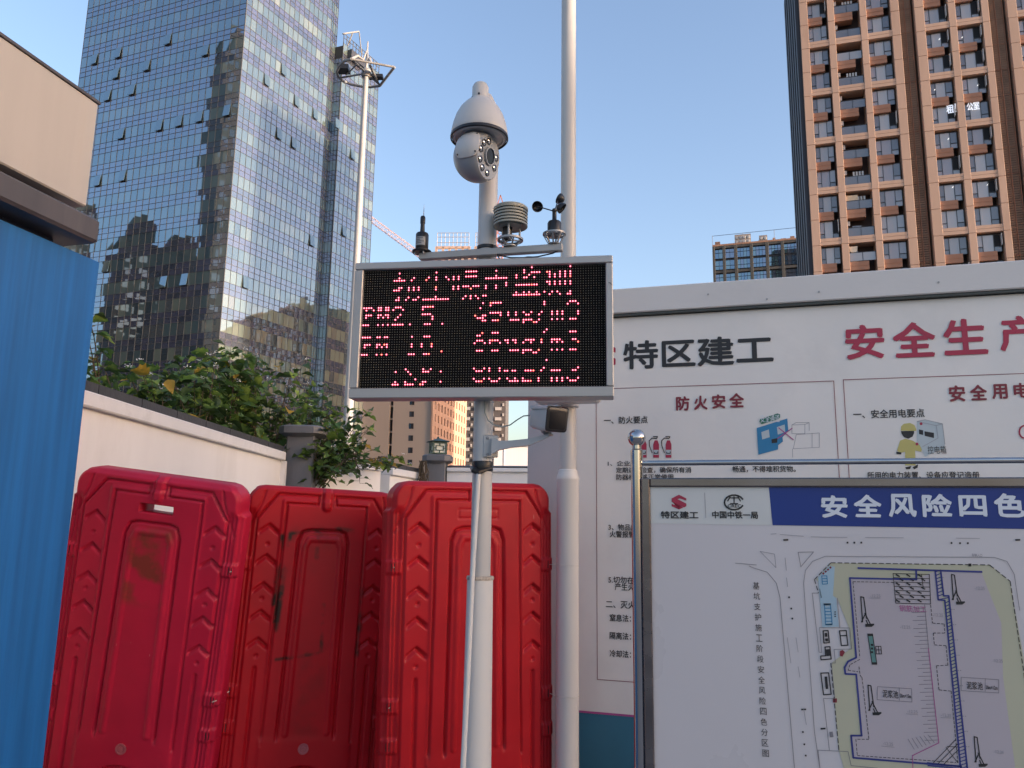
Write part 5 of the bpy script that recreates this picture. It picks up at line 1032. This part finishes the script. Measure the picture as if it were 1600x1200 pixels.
# ================================================================== RED WATER BARRIERS
def seg(U_, V_, a, b):
    ax, ay = a; bx_, by = b; dx, dy = bx_-ax, by-ay; t_ = np.clip(((U_-ax)*dx+(V_-ay)*dy)/(dx*dx+dy*dy+1e-9), 0, 1)
    return np.hypot(U_-ax-t_*dx, V_-ay-t_*dy)
def sm(x): x = np.clip(x, 0, 1); return x*x*(3-2*x)
def poly(U_, V_, pts):
    d = None
    for a, b in zip(pts, pts[1:]):
        e = seg(U_, V_, a, b); d = e if d is None else np.minimum(d, e)
    return d
BH = 1.8
def red(name, c, stain):
    m = mat(name, c, .42, var=.10, scale=3, bump=.10, bscale=14, spec=.28, dirt=(c[0]*.55, c[1]*.8+.01, c[2]*.8+.006, .5), dscale=1.8)
    t = m.node_tree; L = t.links; b = t.nodes['Principled BSDF']; src = b.inputs['Base Color'].links[0].from_socket
    tc = [n for n in t.nodes if n.type == 'TEX_COORD'][0]
    # stain patch: position-bounded grime worn into the plastic (stencil of scuffs), broken up with noise
    sp = t.nodes.new('ShaderNodeSeparateXYZ'); at = t.nodes.new('ShaderNodeAttribute'); at.attribute_name = 'stain'
    nz = t.nodes.new('ShaderNodeTexNoise'); nz.inputs['Scale'].default_value = 9; nz.inputs['Detail'].default_value = 8; L.new(tc.outputs['Object'], nz.inputs['Vector'])
    mr = t.nodes.new('ShaderNodeMapRange'); mr.inputs[1].default_value = .42; mr.inputs[2].default_value = .62; L.new(nz.outputs[0], mr.inputs[0])
    mu = t.nodes.new('ShaderNodeMath'); mu.operation = 'MULTIPLY'; L.new(mr.outputs[0], mu.inputs[0]); L.new(at.outputs['Fac'], mu.inputs[1])
    mx = t.nodes.new('ShaderNodeMix'); mx.data_type = 'RGBA'; mx.inputs[7].default_value = (*stain, 1); L.new(mu.outputs[0], mx.inputs[0]); L.new(src, mx.inputs[6]); out = mx.outputs[2]
    # pale scratches
    n4 = t.nodes.new('ShaderNodeTexNoise'); n4.inputs['Scale'].default_value = 26; n4.inputs['Detail'].default_value = 2; mp = t.nodes.new('ShaderNodeMapping'); mp.inputs['Scale'].default_value = (1, 1, .22); L.new(tc.outputs['Object'], mp.inputs[0]); L.new(mp.outputs[0], n4.inputs['Vector'])
    m4 = t.nodes.new('ShaderNodeMapRange'); m4.inputs[1].default_value = .765; m4.inputs[2].default_value = .80; m4.inputs[4].default_value = .55; L.new(n4.outputs[0], m4.inputs[0])
    m5 = t.nodes.new('ShaderNodeMix'); m5.data_type = 'RGBA'; m5.inputs[7].default_value = (.65, .45, .42, 1); L.new(m4.outputs[0], m5.inputs[0]); L.new(out, m5.inputs[6]); L.new(m5.outputs[2], b.inputs['Base Color'])
    return m
def barrier(W, pose, m, label, slot, staind, seed):
    x0, y0, z0, yaw, lean, roll = pose
    F = Matrix.Translation((x0, y0, z0)) @ Matrix.Rotation(yaw, 4, 'Z') @ Matrix.Rotation(lean, 4, 'X') @ Matrix.Rotation(roll, 4, 'Y')
    t = thing('water_barrier', F @ Vector((W/2, .1, 0)), label, 'traffic barrier', 'red water-filled barriers')
    NU, NV = 150, 250
    s_ = np.linspace(0, 1, NU+1); v_ = np.linspace(0, BH, NV+1); S_, V_ = np.meshgrid(s_, v_)
    # outline: rounded top corners, slight shoulder
    r = .095; vv = np.clip(V_-(BH-r), 0, r); inset = r-np.sqrt(np.maximum(r*r-vv*vv, 0))
    sh = .016*sm((V_-(BH-.17))/.03)
    # fine notch waviness along the edges (moulding)
    uL = inset+sh; uR = W-inset-sh; U_ = uL+(uR-uL)*S_
    x = U_/W; V2 = V_
    h = np.zeros_like(U_)
    def groove(pts, w_, d): nonlocal h; h -= d*(1-sm(poly(x*W, V2, [(a*W, b) for a, b in pts])/w_))
    def ridge(pts, w_, d): nonlocal h; h += d*(1-sm((poly(x*W, V2, [(a*W, b) for a, b in pts])-w_*.4)/(w_*.6)))
    # recessed side strips with ribs
    e = np.minimum(x, 1-x)*W; side = 1-sm((e-.062)/.016); side *= sm((BH-.13-V2)/.05)
    h -= .026*side; rib = .5+.5*np.cos((e-.0)*2*pi/.021); h += .011*rib*side*(e < .07)
    for vb in (1.33, .60, .40): h += .014*side*(1-sm((np.abs(V2-vb)-.03)/.012))
    # raised centre field
    cen = sm((np.minimum(x-.225, .80-x))/.02)*sm((1.735-V2)/.02); h += .010*cen
    groove([(.245, .30), (.262, 1.70), (.455, 1.70), (.462, 1.755), (.20, 1.755), (.085, 1.60), (.082, .1)], .009, .022)
    groove([(.79, .30), (.775, 1.70), (.575, 1.70), (.568, 1.755), (.82, 1.755), (.925, 1.60), (.925, .1)], .009, .022)
    groove([(.03, 1.52), (.105, 1.70), (.12, 1.77)], .009, .010); groove([(.97, 1.52), (.895, 1.70), (.88, 1.77)], .009, .010)
    # top stub
    ridge([(.515, 1.69), (.515, 1.80)], .034, .020); groove([(.480, 1.69), (.480, 1.8)], .008, .008); groove([(.55, 1.69), (.55, 1.8)], .008, .008)
    # inverted U panel
    groove([(.335, .30), (.352, 1.47), (.375, 1.53), (.42, 1.545), (.61, 1.545), (.65, 1.53), (.67, 1.47), (.685, .30)], .011, .028)
    ridge([(.385, .36), (.398, 1.44), (.42, 1.49), (.60, 1.49), (.625, 1.44), (.638, .36)], .020, .009)
    for k, vc in enumerate((1.57, 1.385, 1.22, 1.06, .90)):
        for xc in (.165, .862):
            dx = (x-xc)*W; dv = V2-vc
            d = np.maximum(np.abs(dx)-.052, 0); dd = np.abs(dv+np.abs(dx)*.8-.0)
            h -= .026*np.where(dv+np.abs(dx)*.8 > 0, 1-sm(dd/.010), 1-sm(dd/.030))*(1-sm(d/.010))*np.where(dx > 0, 1., .6)
    for vc in (1.45, 1.13, .80):
        for xc in (.165, .862): h -= .014*(1-sm(np.hypot((x-xc)*W, V2-vc)/.016))
    groove([(.165, .73), (.165, .06)], .016, .018); groove([(.862, .73), (.862, .06)], .016, .018)
    # base panel, oval hand hole
    bp__ = sm((.36-V2)/.05)*sm((x-.21)/.05)*sm((.80-x)/.05); h = h*(1-bp__)+.012*bp__
    ov = np.hypot((x-.50)*W/.10, (V2-.135)/.045); h -= .030*(1-sm((ov-.75)/.3)); h += .012*(1-sm(ov/.45))
    for k in range(8): h -= .012*(1-sm(np.abs((x-.25-k*.07)*W)/.012))*(V2 < .05)
    if slot == 'outline':
        sx1 = np.maximum(np.abs((x-.515)*W)-.12, np.abs(V2-1.625)-.026); h -= .006*(1-sm(np.abs(sx1)/.006))
    # bulge + scratches + soft edges
    h += .006*np.sin(x*pi)*np.sin(V2/BH*pi*.9)
    dedge = np.minimum(np.minimum(U_-uL, uR-U_), BH-V_); h -= .028*(1-sm(dedge/.022))**1.0
    st = np.zeros_like(h)
    for kind, a in staind:
        if kind == 'l': st = np.maximum(st, 1-sm((poly(x*W, V2, [(p[0]*W, p[1]) for p in a[0]])-.004)/a[1]))
        else: st = np.maximum(st, a[4]*sm((np.minimum(x-a[0], a[1]-x)*W)/.05)*sm(np.minimum(V2-a[2], a[3]-V2)/.08))
    TH = .17; n = (NU+1)*(NV+1)
    P = np.stack([U_.ravel(), -h.ravel(), V_.ravel()], 1)
    keep = np.ones((NV, NU), bool)
    if slot == 'open':
        xc = (x[:-1, :-1]+x[1:, 1:])/2; vc = (V_[:-1, :-1]+V_[1:, 1:])/2; keep = ~((np.abs(xc-.515)*W < .097) & (np.abs(vc-1.625) < .026))
    back = P.copy(); back[:, 1] = TH; back[:, 2] -= .016*np.exp(-((back[:, 2]-1.625)/.10)**4)*np.exp(-((back[:, 0]/W-.515)/.16)**4)*(slot == 'open')
    idx = np.arange(n).reshape(NV+1, NU+1); q4 = np.stack([idx[:-1, :-1], idx[:-1, 1:], idx[1:, 1:], idx[1:, :-1]], -1)[keep]
    faces = [tuple(map(int, f)) for f in q4]+[tuple(int(i)+n for i in f[::-1]) for f in q4]
    lp_ = list(idx[0, :])+list(idx[1:, -1])+list(idx[-1, -2::-1])+list(idx[-2:0:-1, 0])
    # ribbed outer rim between front and back
    K = 7; rim = []
    lpts = P[lp_]
    cen_ = np.array([W/2, 0, BH/2])
    allv = [P, back]; base = 2*n
    for k in range(1, K):
        f_ = k/K; R_ = lpts.copy(); R_[:, 1] = lpts[:, 1]*(1-f_)+TH*f_
        sgn = np.where(np.abs(lpts[:, 0]-W/2) > W/2-.13, np.sign(lpts[:, 0]-W/2), 0); R_[:, 0] += sgn*(.014 if k % 2 else -.004)*(lpts[:, 2] < BH-.16)
        R_[:, 2] += .008*(lpts[:, 2] > BH-.02); allv.append(R_)
    m_ = len(lp_); rows = [np.array(lp_)]+[base+np.arange(m_)+k*m_ for k in range(K-1)]+[np.array(lp_)+n]
    for ra, rb in zip(rows, rows[1:]):
        for i in range(m_): j = (i+1) % m_; faces.append((int(ra[i]), int(rb[i]), int(rb[j]), int(ra[j])))
    if slot == 'open':
        from collections import Counter
        ed = Counter()
        for f in q4:
            for a, b in zip(f, np.roll(f, -1)): ed[(int(a), int(b))] += 1
        bd = [(a, b) for (a, b) in ed if (b, a) not in ed]
        inner = [(a, b) for a, b in bd if abs(P[a][0]/W-.515)*W < .12 and abs(P[a][2]-1.625) < .05]
        for a, b in inner: faces.append((a, b, b+n, a+n)[::-1])
    V3 = np.concatenate(allv); Mx = np.array(F); off = np.array(rootloc(t)); Wv = V3 @ Mx[:3, :3].T+Mx[:3, 3]-off
    me = bpy.data.meshes.new('body'); me.from_pydata([tuple(p) for p in Wv], [], faces); me.materials.append(m)
    at = me.attributes.new('stain', 'FLOAT', 'POINT'); arr = np.zeros(len(Wv), np.float32); arr[:n] = st.ravel(); at.data.foreach_set('value', arr)
    me.shade_smooth(); me.update()
    o = bpy.data.objects.new('body', me); COL.objects.link(o); o.parent = t; LOC[o.name] = rootloc(t)
    for vb in (1.33, .60, .40):
        for xc in ((.03, .97)):
            mb = MB(); mb.fr = F; mb.loft([[(xc*W+a*.016, y, vb+b*.022) for a, b in ((-1, -.8), (-.8, -1), (.8, -1), (1, -.8), (1, .8), (.8, 1), (-.8, 1), (-1, .8))] for y in (.012, .0085)]); mb.obj('hinge_hole', mat_dark, t)
    mb = MB(); mb.fr = F; mb.lathe([(.031, -.002), (.031, .008), (.024, .008), (.022, .004), (.013, .004), (.012, .009), (.0001, .009)], (.505*W, -.012, .275), 24, axis=(0, -1, 0), cap=False); mb.obj('filler_plug', mat('faded_plug_'+str(seed), (.42, .10, .12), .5), t, smooth=True)
    return t, F
REDA = red('crimson_plastic', (.50, .012, .045), (.20, .035, .02)); REDB = red('red_plastic', (.44, .006, .014), (.03, .014, .01)); REDC = red('bright_red_plastic', (.48, .010, .018), (.2, .02, .02))
B1t, B1F = barrier(.985, (-2.682, 4.688, .101, -.03, .15, .12), REDA, 'crimson water barrier nearest the blue fence, with an open hand slot near its top', 'open', [('b', (.36, .66, 1.05, 1.56, .9))], 1)
B2t, B2F = barrier(.95, (-1.67, 4.741, -.005, .334, 0, .037), REDB, 'darker red water barrier in the middle with black scuffs round its centre panel', 'none', [('l', ([(.27, .95), (.30, 1.52), (.60, 1.56), (.70, 1.55)], .018)), ('l', ([(.26, 1.0), (.28, 1.3)], .022)), ('l', ([(.40, .80), (.47, .81)], .02)), ('l', ([(.29, .78), (.45, .80), (.57, .82)], .012)), ('l', ([(.80, 1.2), (.79, .8)], .02)), ('l', ([(.47, 1.5), (.48, 1.38)], .018)), ('l', ([(.25, 1.5), (.24, 1.1)], .02)), ('l', ([(.55, 1.1), (.56, .8)], .014)), ('b', (.28, .72, 1.40, 1.60, .45)), ('b', (.40, .62, .3, .9, .25))], 2)
B3t, B3F = barrier(1.0, (-.647, 4.363, .006, .394, 0, -.010), REDC, 'red water barrier on the right directly behind the monitoring pole', 'outline', [], 3)
def tie(pts, label, r=.003):
    mb = MB(); mb.tube(pts, r, 6); tag(mb.obj('wire_tie', mat('tie_white', (.6, .58, .52), .5), smooth=True), label, 'wire tie', 'wires tying the barriers')
def bp(Fm, W, u, v, y=-.0): return Fm @ Vector((u*W, y, v))
for (Fa, Wa, Fb, Wb, v, lb) in ((B1F, 1., B2F, .95, 1.33, 'upper wire tie joining the crimson barrier and the middle barrier'), (B1F, 1., B2F, .95, .60, 'lower wire tie joining the crimson barrier and the middle barrier'), (B2F, .95, B3F, 1., 1.33, 'upper wire tie joining the middle barrier and the right barrier'), (B2F, .95, B3F, 1., .60, 'lower wire tie joining the middle barrier and the right barrier')):
    a = bp(Fa, Wa, .97, v, .01); b = bp(Fb, Wb, .03, v, .01); md = (a+b)/2+Vector((0, -.05, -.01)); tie([a, a+Vector((0, -.02, 0)), md, b+Vector((0, -.02, 0)), b], lb)
a = bp(B3F, 1., .975, 1.33, .01)
for dz, v in ((0, 1.33), (0, .60)):
    a = bp(B3F, 1., .975, v, .0); tie([a, a+Vector((.01, -.02, 0)), Vector((TX-.05, TY-.075, a.z+.004)), Vector((TX+.03, TY-.07, a.z)), Vector((TX+.066, TY-.02, a.z-.003))], ('upper' if v > 1 else 'lower')+' thin wire tying the right barrier to the tall white pole', .0016)

# ================================================================== SHRUBS OVER THE WALL
def leafmat(name, c, tr):
    m, t, b = nodes(name); L = t.links
    oi = t.nodes.new('ShaderNodeObjectInfo'); n = t.nodes.new('ShaderNodeTexNoise'); n.inputs['Scale'].default_value = 9
    mx = t.nodes.new('ShaderNodeMix'); mx.data_type = 'RGBA'; mx.inputs[6].default_value = (*[x*.6 for x in c], 1); mx.inputs[7].default_value = (*[min(1, x*1.5) for x in c], 1)
    ad = t.nodes.new('ShaderNodeMath'); ad.operation = 'ADD'; ad.use_clamp = True; s2 = t.nodes.new('ShaderNodeMath'); s2.operation = 'MULTIPLY'; s2.inputs[1].default_value = .6
    L.new(oi.outputs['Random'], s2.inputs[0]); L.new(s2.outputs[0], ad.inputs[0]); m2 = t.nodes.new('ShaderNodeMath'); m2.operation = 'MULTIPLY'; m2.inputs[1].default_value = .5; L.new(n.outputs[0], m2.inputs[0]); L.new(m2.outputs[0], ad.inputs[1])
    L.new(ad.outputs[0], mx.inputs[0]); L.new(mx.outputs[2], b.inputs['Base Color']); b.inputs['Roughness'].default_value = .42; b.inputs['Specular IOR Level'].default_value = .35
    tl = t.nodes.new('ShaderNodeBsdfTranslucent'); mt = t.nodes.new('ShaderNodeMixShader'); mt.inputs[0].default_value = tr
    mc = t.nodes.new('ShaderNodeMix'); mc.data_type = 'RGBA'; mc.blend_type = 'MULTIPLY'; mc.inputs[0].default_value = 0; L.new(mx.outputs[2], mc.inputs[6]); L.new(mc.outputs[2], tl.inputs['Color'])
    L.new(b.outputs[0], mt.inputs[1]); L.new(tl.outputs[0], mt.inputs[2]); L.new(mt.outputs[0], t.nodes['Material Output'].inputs[0]); return m
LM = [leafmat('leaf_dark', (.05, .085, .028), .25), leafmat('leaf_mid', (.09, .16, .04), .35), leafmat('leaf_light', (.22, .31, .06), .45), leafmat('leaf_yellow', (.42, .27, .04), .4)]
def leafmesh(name, m, kind, seed):
    r = random.Random(seed); n = 9; vs = []; fs = []; L_ = 1.
    for i in range(n):
        f_ = i/(n-1)
        if kind == 'ovate': w_ = .36*sin(pi*min(1, f_**.75))*(1-.25*f_)+.004
        else: w_ = (.14, .44, .30, .50, .34, .38, .20, .16, .005)[i]
        droop = -.22*f_*f_; y = f_*L_
        for k, s in enumerate((-1, -.5, 0, .5, 1)):
            vs.append((s*w_, y+(.05 if abs(s) == 1 and kind != 'ovate' and i in (1, 3, 5) else 0), droop+abs(s)*w_*.45+.03*r.uniform(-1, 1)*abs(s)+.04*sin(f_*9+s*3)))
    for i in range(n-1):
        for k in range(4): a = i*5+k; fs.append((a, a+1, a+6, a+5))
    me = bpy.data.meshes.new(name); me.from_pydata(vs, [], fs); me.materials.append(m); me.shade_smooth(); return me
LEAF = [leafmesh('leaf_blade', LM[k], kd, k*7+s_) for k, kd, s_ in ((0, 'ovate', 1), (0, 'ovate', 2), (1, 'ovate', 3), (1, 'lobed', 4), (2, 'lobed', 5), (2, 'ovate', 6), (3, 'lobed', 7), (3, 'ovate', 8))]
LW_ = [22, 14, 20, 16, 13, 9, 1, .6]
TWIG = mat('twig_brown', (.07, .05, .03), .8, var=.2); TWG = mat('stem_green', (.07, .09, .03), .6); FLOW = mat('white_flower', (.75, .74, .72), .6)
def leafmat4(p, d, size, r):
    d = Vector(d).normalized(); up = Vector((r.gauss(0, .45), r.gauss(0, .45), 1)).normalized(); x = d.cross(up).normalized(); z = x.cross(d).normalized()
    m = Matrix((x, d, z)).transposed().to_4x4()
    return Matrix.Translation(Vector(p)) @ m @ Matrix.Scale(size, 4)
NLEAF = 0
def shrub(base, tips, label, size, seed, weights=LW_, per=16, fill=220, flowers=6, name='flowering_shrub', spread=.34, xmax=9.):
    r = random.Random(seed); t = thing(name, base, label, 'shrub', 'shrubs growing over the boundary wall'); sm_ = MB(); fillmb = MB(); nl = 0
    for (tx, ty, tz) in tips:
        p0_ = Vector(base)+Vector((r.uniform(-.1, .1), r.uniform(-.15, .15), 0)); p3 = Vector((tx, ty, tz)); mid = (p0_*.4+p3*.6); mid.z = p0_.z+(p3.z-p0_.z)*.75; mid += Vector((r.uniform(-.08, .08), r.uniform(-.08, .08), 0))
        pts = [((1-s_)**2)*p0_+2*s_*(1-s_)*mid+s_*s_*p3 for s_ in [k/8 for k in range(9)]]
        sm_.mi = 0; sm_.tube(pts, [.009*(1-k/10) for k in range(9)], 5)
        for k in range(per):
            s_ = .35+.65*k/(per-1); i = min(7, int(s_*8)); f_ = s_*8-i; p = pts[i]*(1-f_)+pts[i+1]*f_
            a = k*2.4+r.uniform(-.4, .4); d = Vector((cos(a), sin(a), r.uniform(-.25, .55))).normalized(); st = p+d*r.uniform(.02, .09)
            sm_.tube([p, st], .0022, 3, cap=False)
            sz = size*r.uniform(.6, 1.25); me = r.choices(LEAF, weights)[0]
            if nl < 290: inst('leaf', me, t, leafmat4(st, d+Vector((0, 0, r.uniform(-.5, .1))), sz, r)); nl += 1
        if r.random() < flowers/len(tips):
            fl = MB()
            for _ in range(9):
                c_ = p3+Vector((r.gauss(0, .018), r.gauss(0, .018), .02+abs(r.gauss(0, .012))))
                fl.lathe([(.0012, -.004), (.007, .0), (.002, .003)], tuple(c_), 5, axis=(r.gauss(0, .5), r.gauss(0, .5)-.4, 1))
            fl.obj('flower_cluster', FLOW, t)
    # inner mass of smaller leaves joined into one part
    verts = []; 
    for _ in range(fill):
        tx, ty, tz = r.choice(tips); s_ = r.uniform(.15, .85); p = Vector(base)*(1-s_)+Vector((tx, ty, tz))*s_; p.z = base[2]+(tz-base[2])*s_**.8; p += Vector((r.gauss(0, spread*.5), r.gauss(0, spread*.6), r.gauss(0, .05))); p.x = min(p.x, xmax-abs(r.gauss(0, .06)))
        me = LEAF[r.choice([0, 1, 1, 2, 2, 3])]; m4 = leafmat4(p, (r.gauss(0, 1), r.gauss(0, 1), r.gauss(-.2, .4)), size*r.uniform(.55, 1.), r)
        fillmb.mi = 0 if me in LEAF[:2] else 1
        vs = [m4 @ v.co for v in me.vertices]; fillmb.add(vs, [tuple(p_.vertices) for p_ in me.polygons])
    sm_.obj('stem', TWIG, t)
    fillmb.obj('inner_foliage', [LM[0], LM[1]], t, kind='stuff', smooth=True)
    return t
rs_ = random.Random(5)
def tips_at(y0, y1, x0, x1, zfun, n):
    return [(rs_.uniform(x0, x1), (yy := rs_.uniform(y0, y1)), zfun(yy)+.14-abs(rs_.gauss(0, .42))) for _ in range(n)]
zf = lambda y: np.interp(y, [5.6, 5.95, 6.25, 6.8, 7.4, 8.0, 8.6, 9.4, 10.2], [3.15, 3.05, 2.66, 2.86, 2.92, 3.12, 3.36, 3.62, 3.7])
labs = ['tall leafy shrub rising beside the edge of the blue fence', 'low sparse shrub with white flowers on the wall right of the blue fence', 'shrub with one orange yellow leaf over the left boundary wall', 'dark leafy shrub spilling over the middle of the left wall', 'bushy shrub with light green lobed leaves over the left wall', 'tallest dense shrub in front of the glass tower corner', 'dense shrub just left of the octagonal pillar cap', 'shrub rising straight behind the octagonal pillar']
for k, y in enumerate((5.85, 6.45, 6.95, 7.4, 7.9, 8.4, 8.9, 9.4)):
    n = (8, 6, 7, 8, 10, 10, 11, 9)[k]
    tp = tips_at(y-.4, y+.4, -3.55, -3.1, zf, n)
    shrub((-3.1, y, 2.0), tp, labs[k], (.12, .125, .14, .15, .155, .16, .16, .16)[k], 20+k, per=13, fill=(20, 20, 35, 45, 55, 60, 60, 50)[k], flowers=(3, 5, 5, 5, 5, 6, 6, 5)[k], xmax=-3.02)
inst('leaf', LEAF[7], None, Matrix.Translation(Vector(aty(263, 593, 6.0))) @ Euler((radians(-60), radians(20), radians(200))).to_matrix().to_4x4() @ Matrix.Scale(.13, 4)); _o = bpy.data.objects[-1] if False else None
for (bx_, by_, tops, lab_, sd) in ((-3.25, 10.3, (2.9, 3.7), 'tall loose shrub behind the octagonal pillar, in front of dark tower glass', 61), (-2.95, 11.4, (3.0, 3.6), 'leggy shrub between octagonal pillar and mast, backed by tower glass', 62), (-3.7, 9.6, (3.1, 3.65), 'high sparse shoots with white flowers left of the octagonal pillar', 63)):
    tp = [(bx_+rs_.uniform(-.55, .5), by_+rs_.uniform(-.5, .5), rs_.uniform(*tops)) for _ in range(18)]
    shrub((bx_, by_, 1.9), tp, lab_, .14, sd, per=12, fill=120, flowers=6, spread=.4)
lo = [o for o in bpy.data.objects if o.name.startswith('leaf') and o.parent is None][0]
ol = [o for o in bpy.data.objects if o.get('label') == labs[2]][0]; lo.location -= rootloc(ol); lo.parent = ol; lo['label'] = 'large orange yellow leaf'
# climber hanging by the mast, and its overhanging strands
def pt(px, py, y): return tuple(aty(px, py, y))
tp = [pt(x, y, d) for x, y, d in ((515, 668, 9.7), (530, 660, 9.8), (548, 650, 10), (565, 645, 9.9), (578, 640, 9.8), (505, 690, 9.6), (520, 700, 9.5), (540, 690, 9.6), (556, 700, 9.7), (497, 705, 9.5), (570, 690, 9.8), (530, 715, 9.5), (548, 720, 9.6), (583, 665, 9.9), (590, 700, 9.9), (575, 672, 9.8), (512, 650, 9.9))]
shrub((-2.5, 9.9, 1.9), tp, 'leafy climber between the octagonal pillar and the mast foot', .135, 50, per=11, fill=150, flowers=4, weights=[14, 12, 20, 18, 14, 8, 1, 1], spread=.15)
tp = [pt(x, y, d) for x, y, d in ((525, 750, 9.3), (532, 742, 9.25), (520, 735, 9.3), (545, 738, 9.3), (562, 755, 9.5), (566, 735, 9.5), (560, 715, 9.5))]
shrub(tuple(np.array(pt(548, 708, 9.6))), tp, 'dark strands of leaves hanging down over the second wall section', .12, 51, per=6, fill=0, flowers=0, weights=[30, 22, 12, 3, 0, 0, 0, 0])
tp = [pt(x, y, d) for x, y, d in ((580, 726, 10.2), (592, 730, 10.3), (604, 726, 10.4), (615, 728, 10.4), (600, 734, 10.3), (630, 712, 10.6), (640, 728, 10.6), (632, 716, 10.6))]
shrub(tuple(np.array(pt(566, 722, 10))), tp, 'thin twig with yellow and green leaves reaching right over the slim pillar', .13, 52, per=5, fill=0, flowers=3, weights=[6, 4, 10, 8, 6, 4, 14, 4])
mb = MB(); r = random.Random(9)
for k in range(26):
    x = lp[0]-.2+r.uniform(-.05, .05); y = 12.15+r.uniform(-.1, .1); z = 2.5; pts = [(x, y, z)]
    for j in range(6): x += r.uniform(-.03, .03); z -= r.uniform(.05, .12); pts.append((x, y, z))
    mb.tube(pts, .006, 4)
tag(mb.obj('dry_vine', TWIG, kind=None), 'tangle of dry brown vine on the left side of the lantern pillar', 'vine')
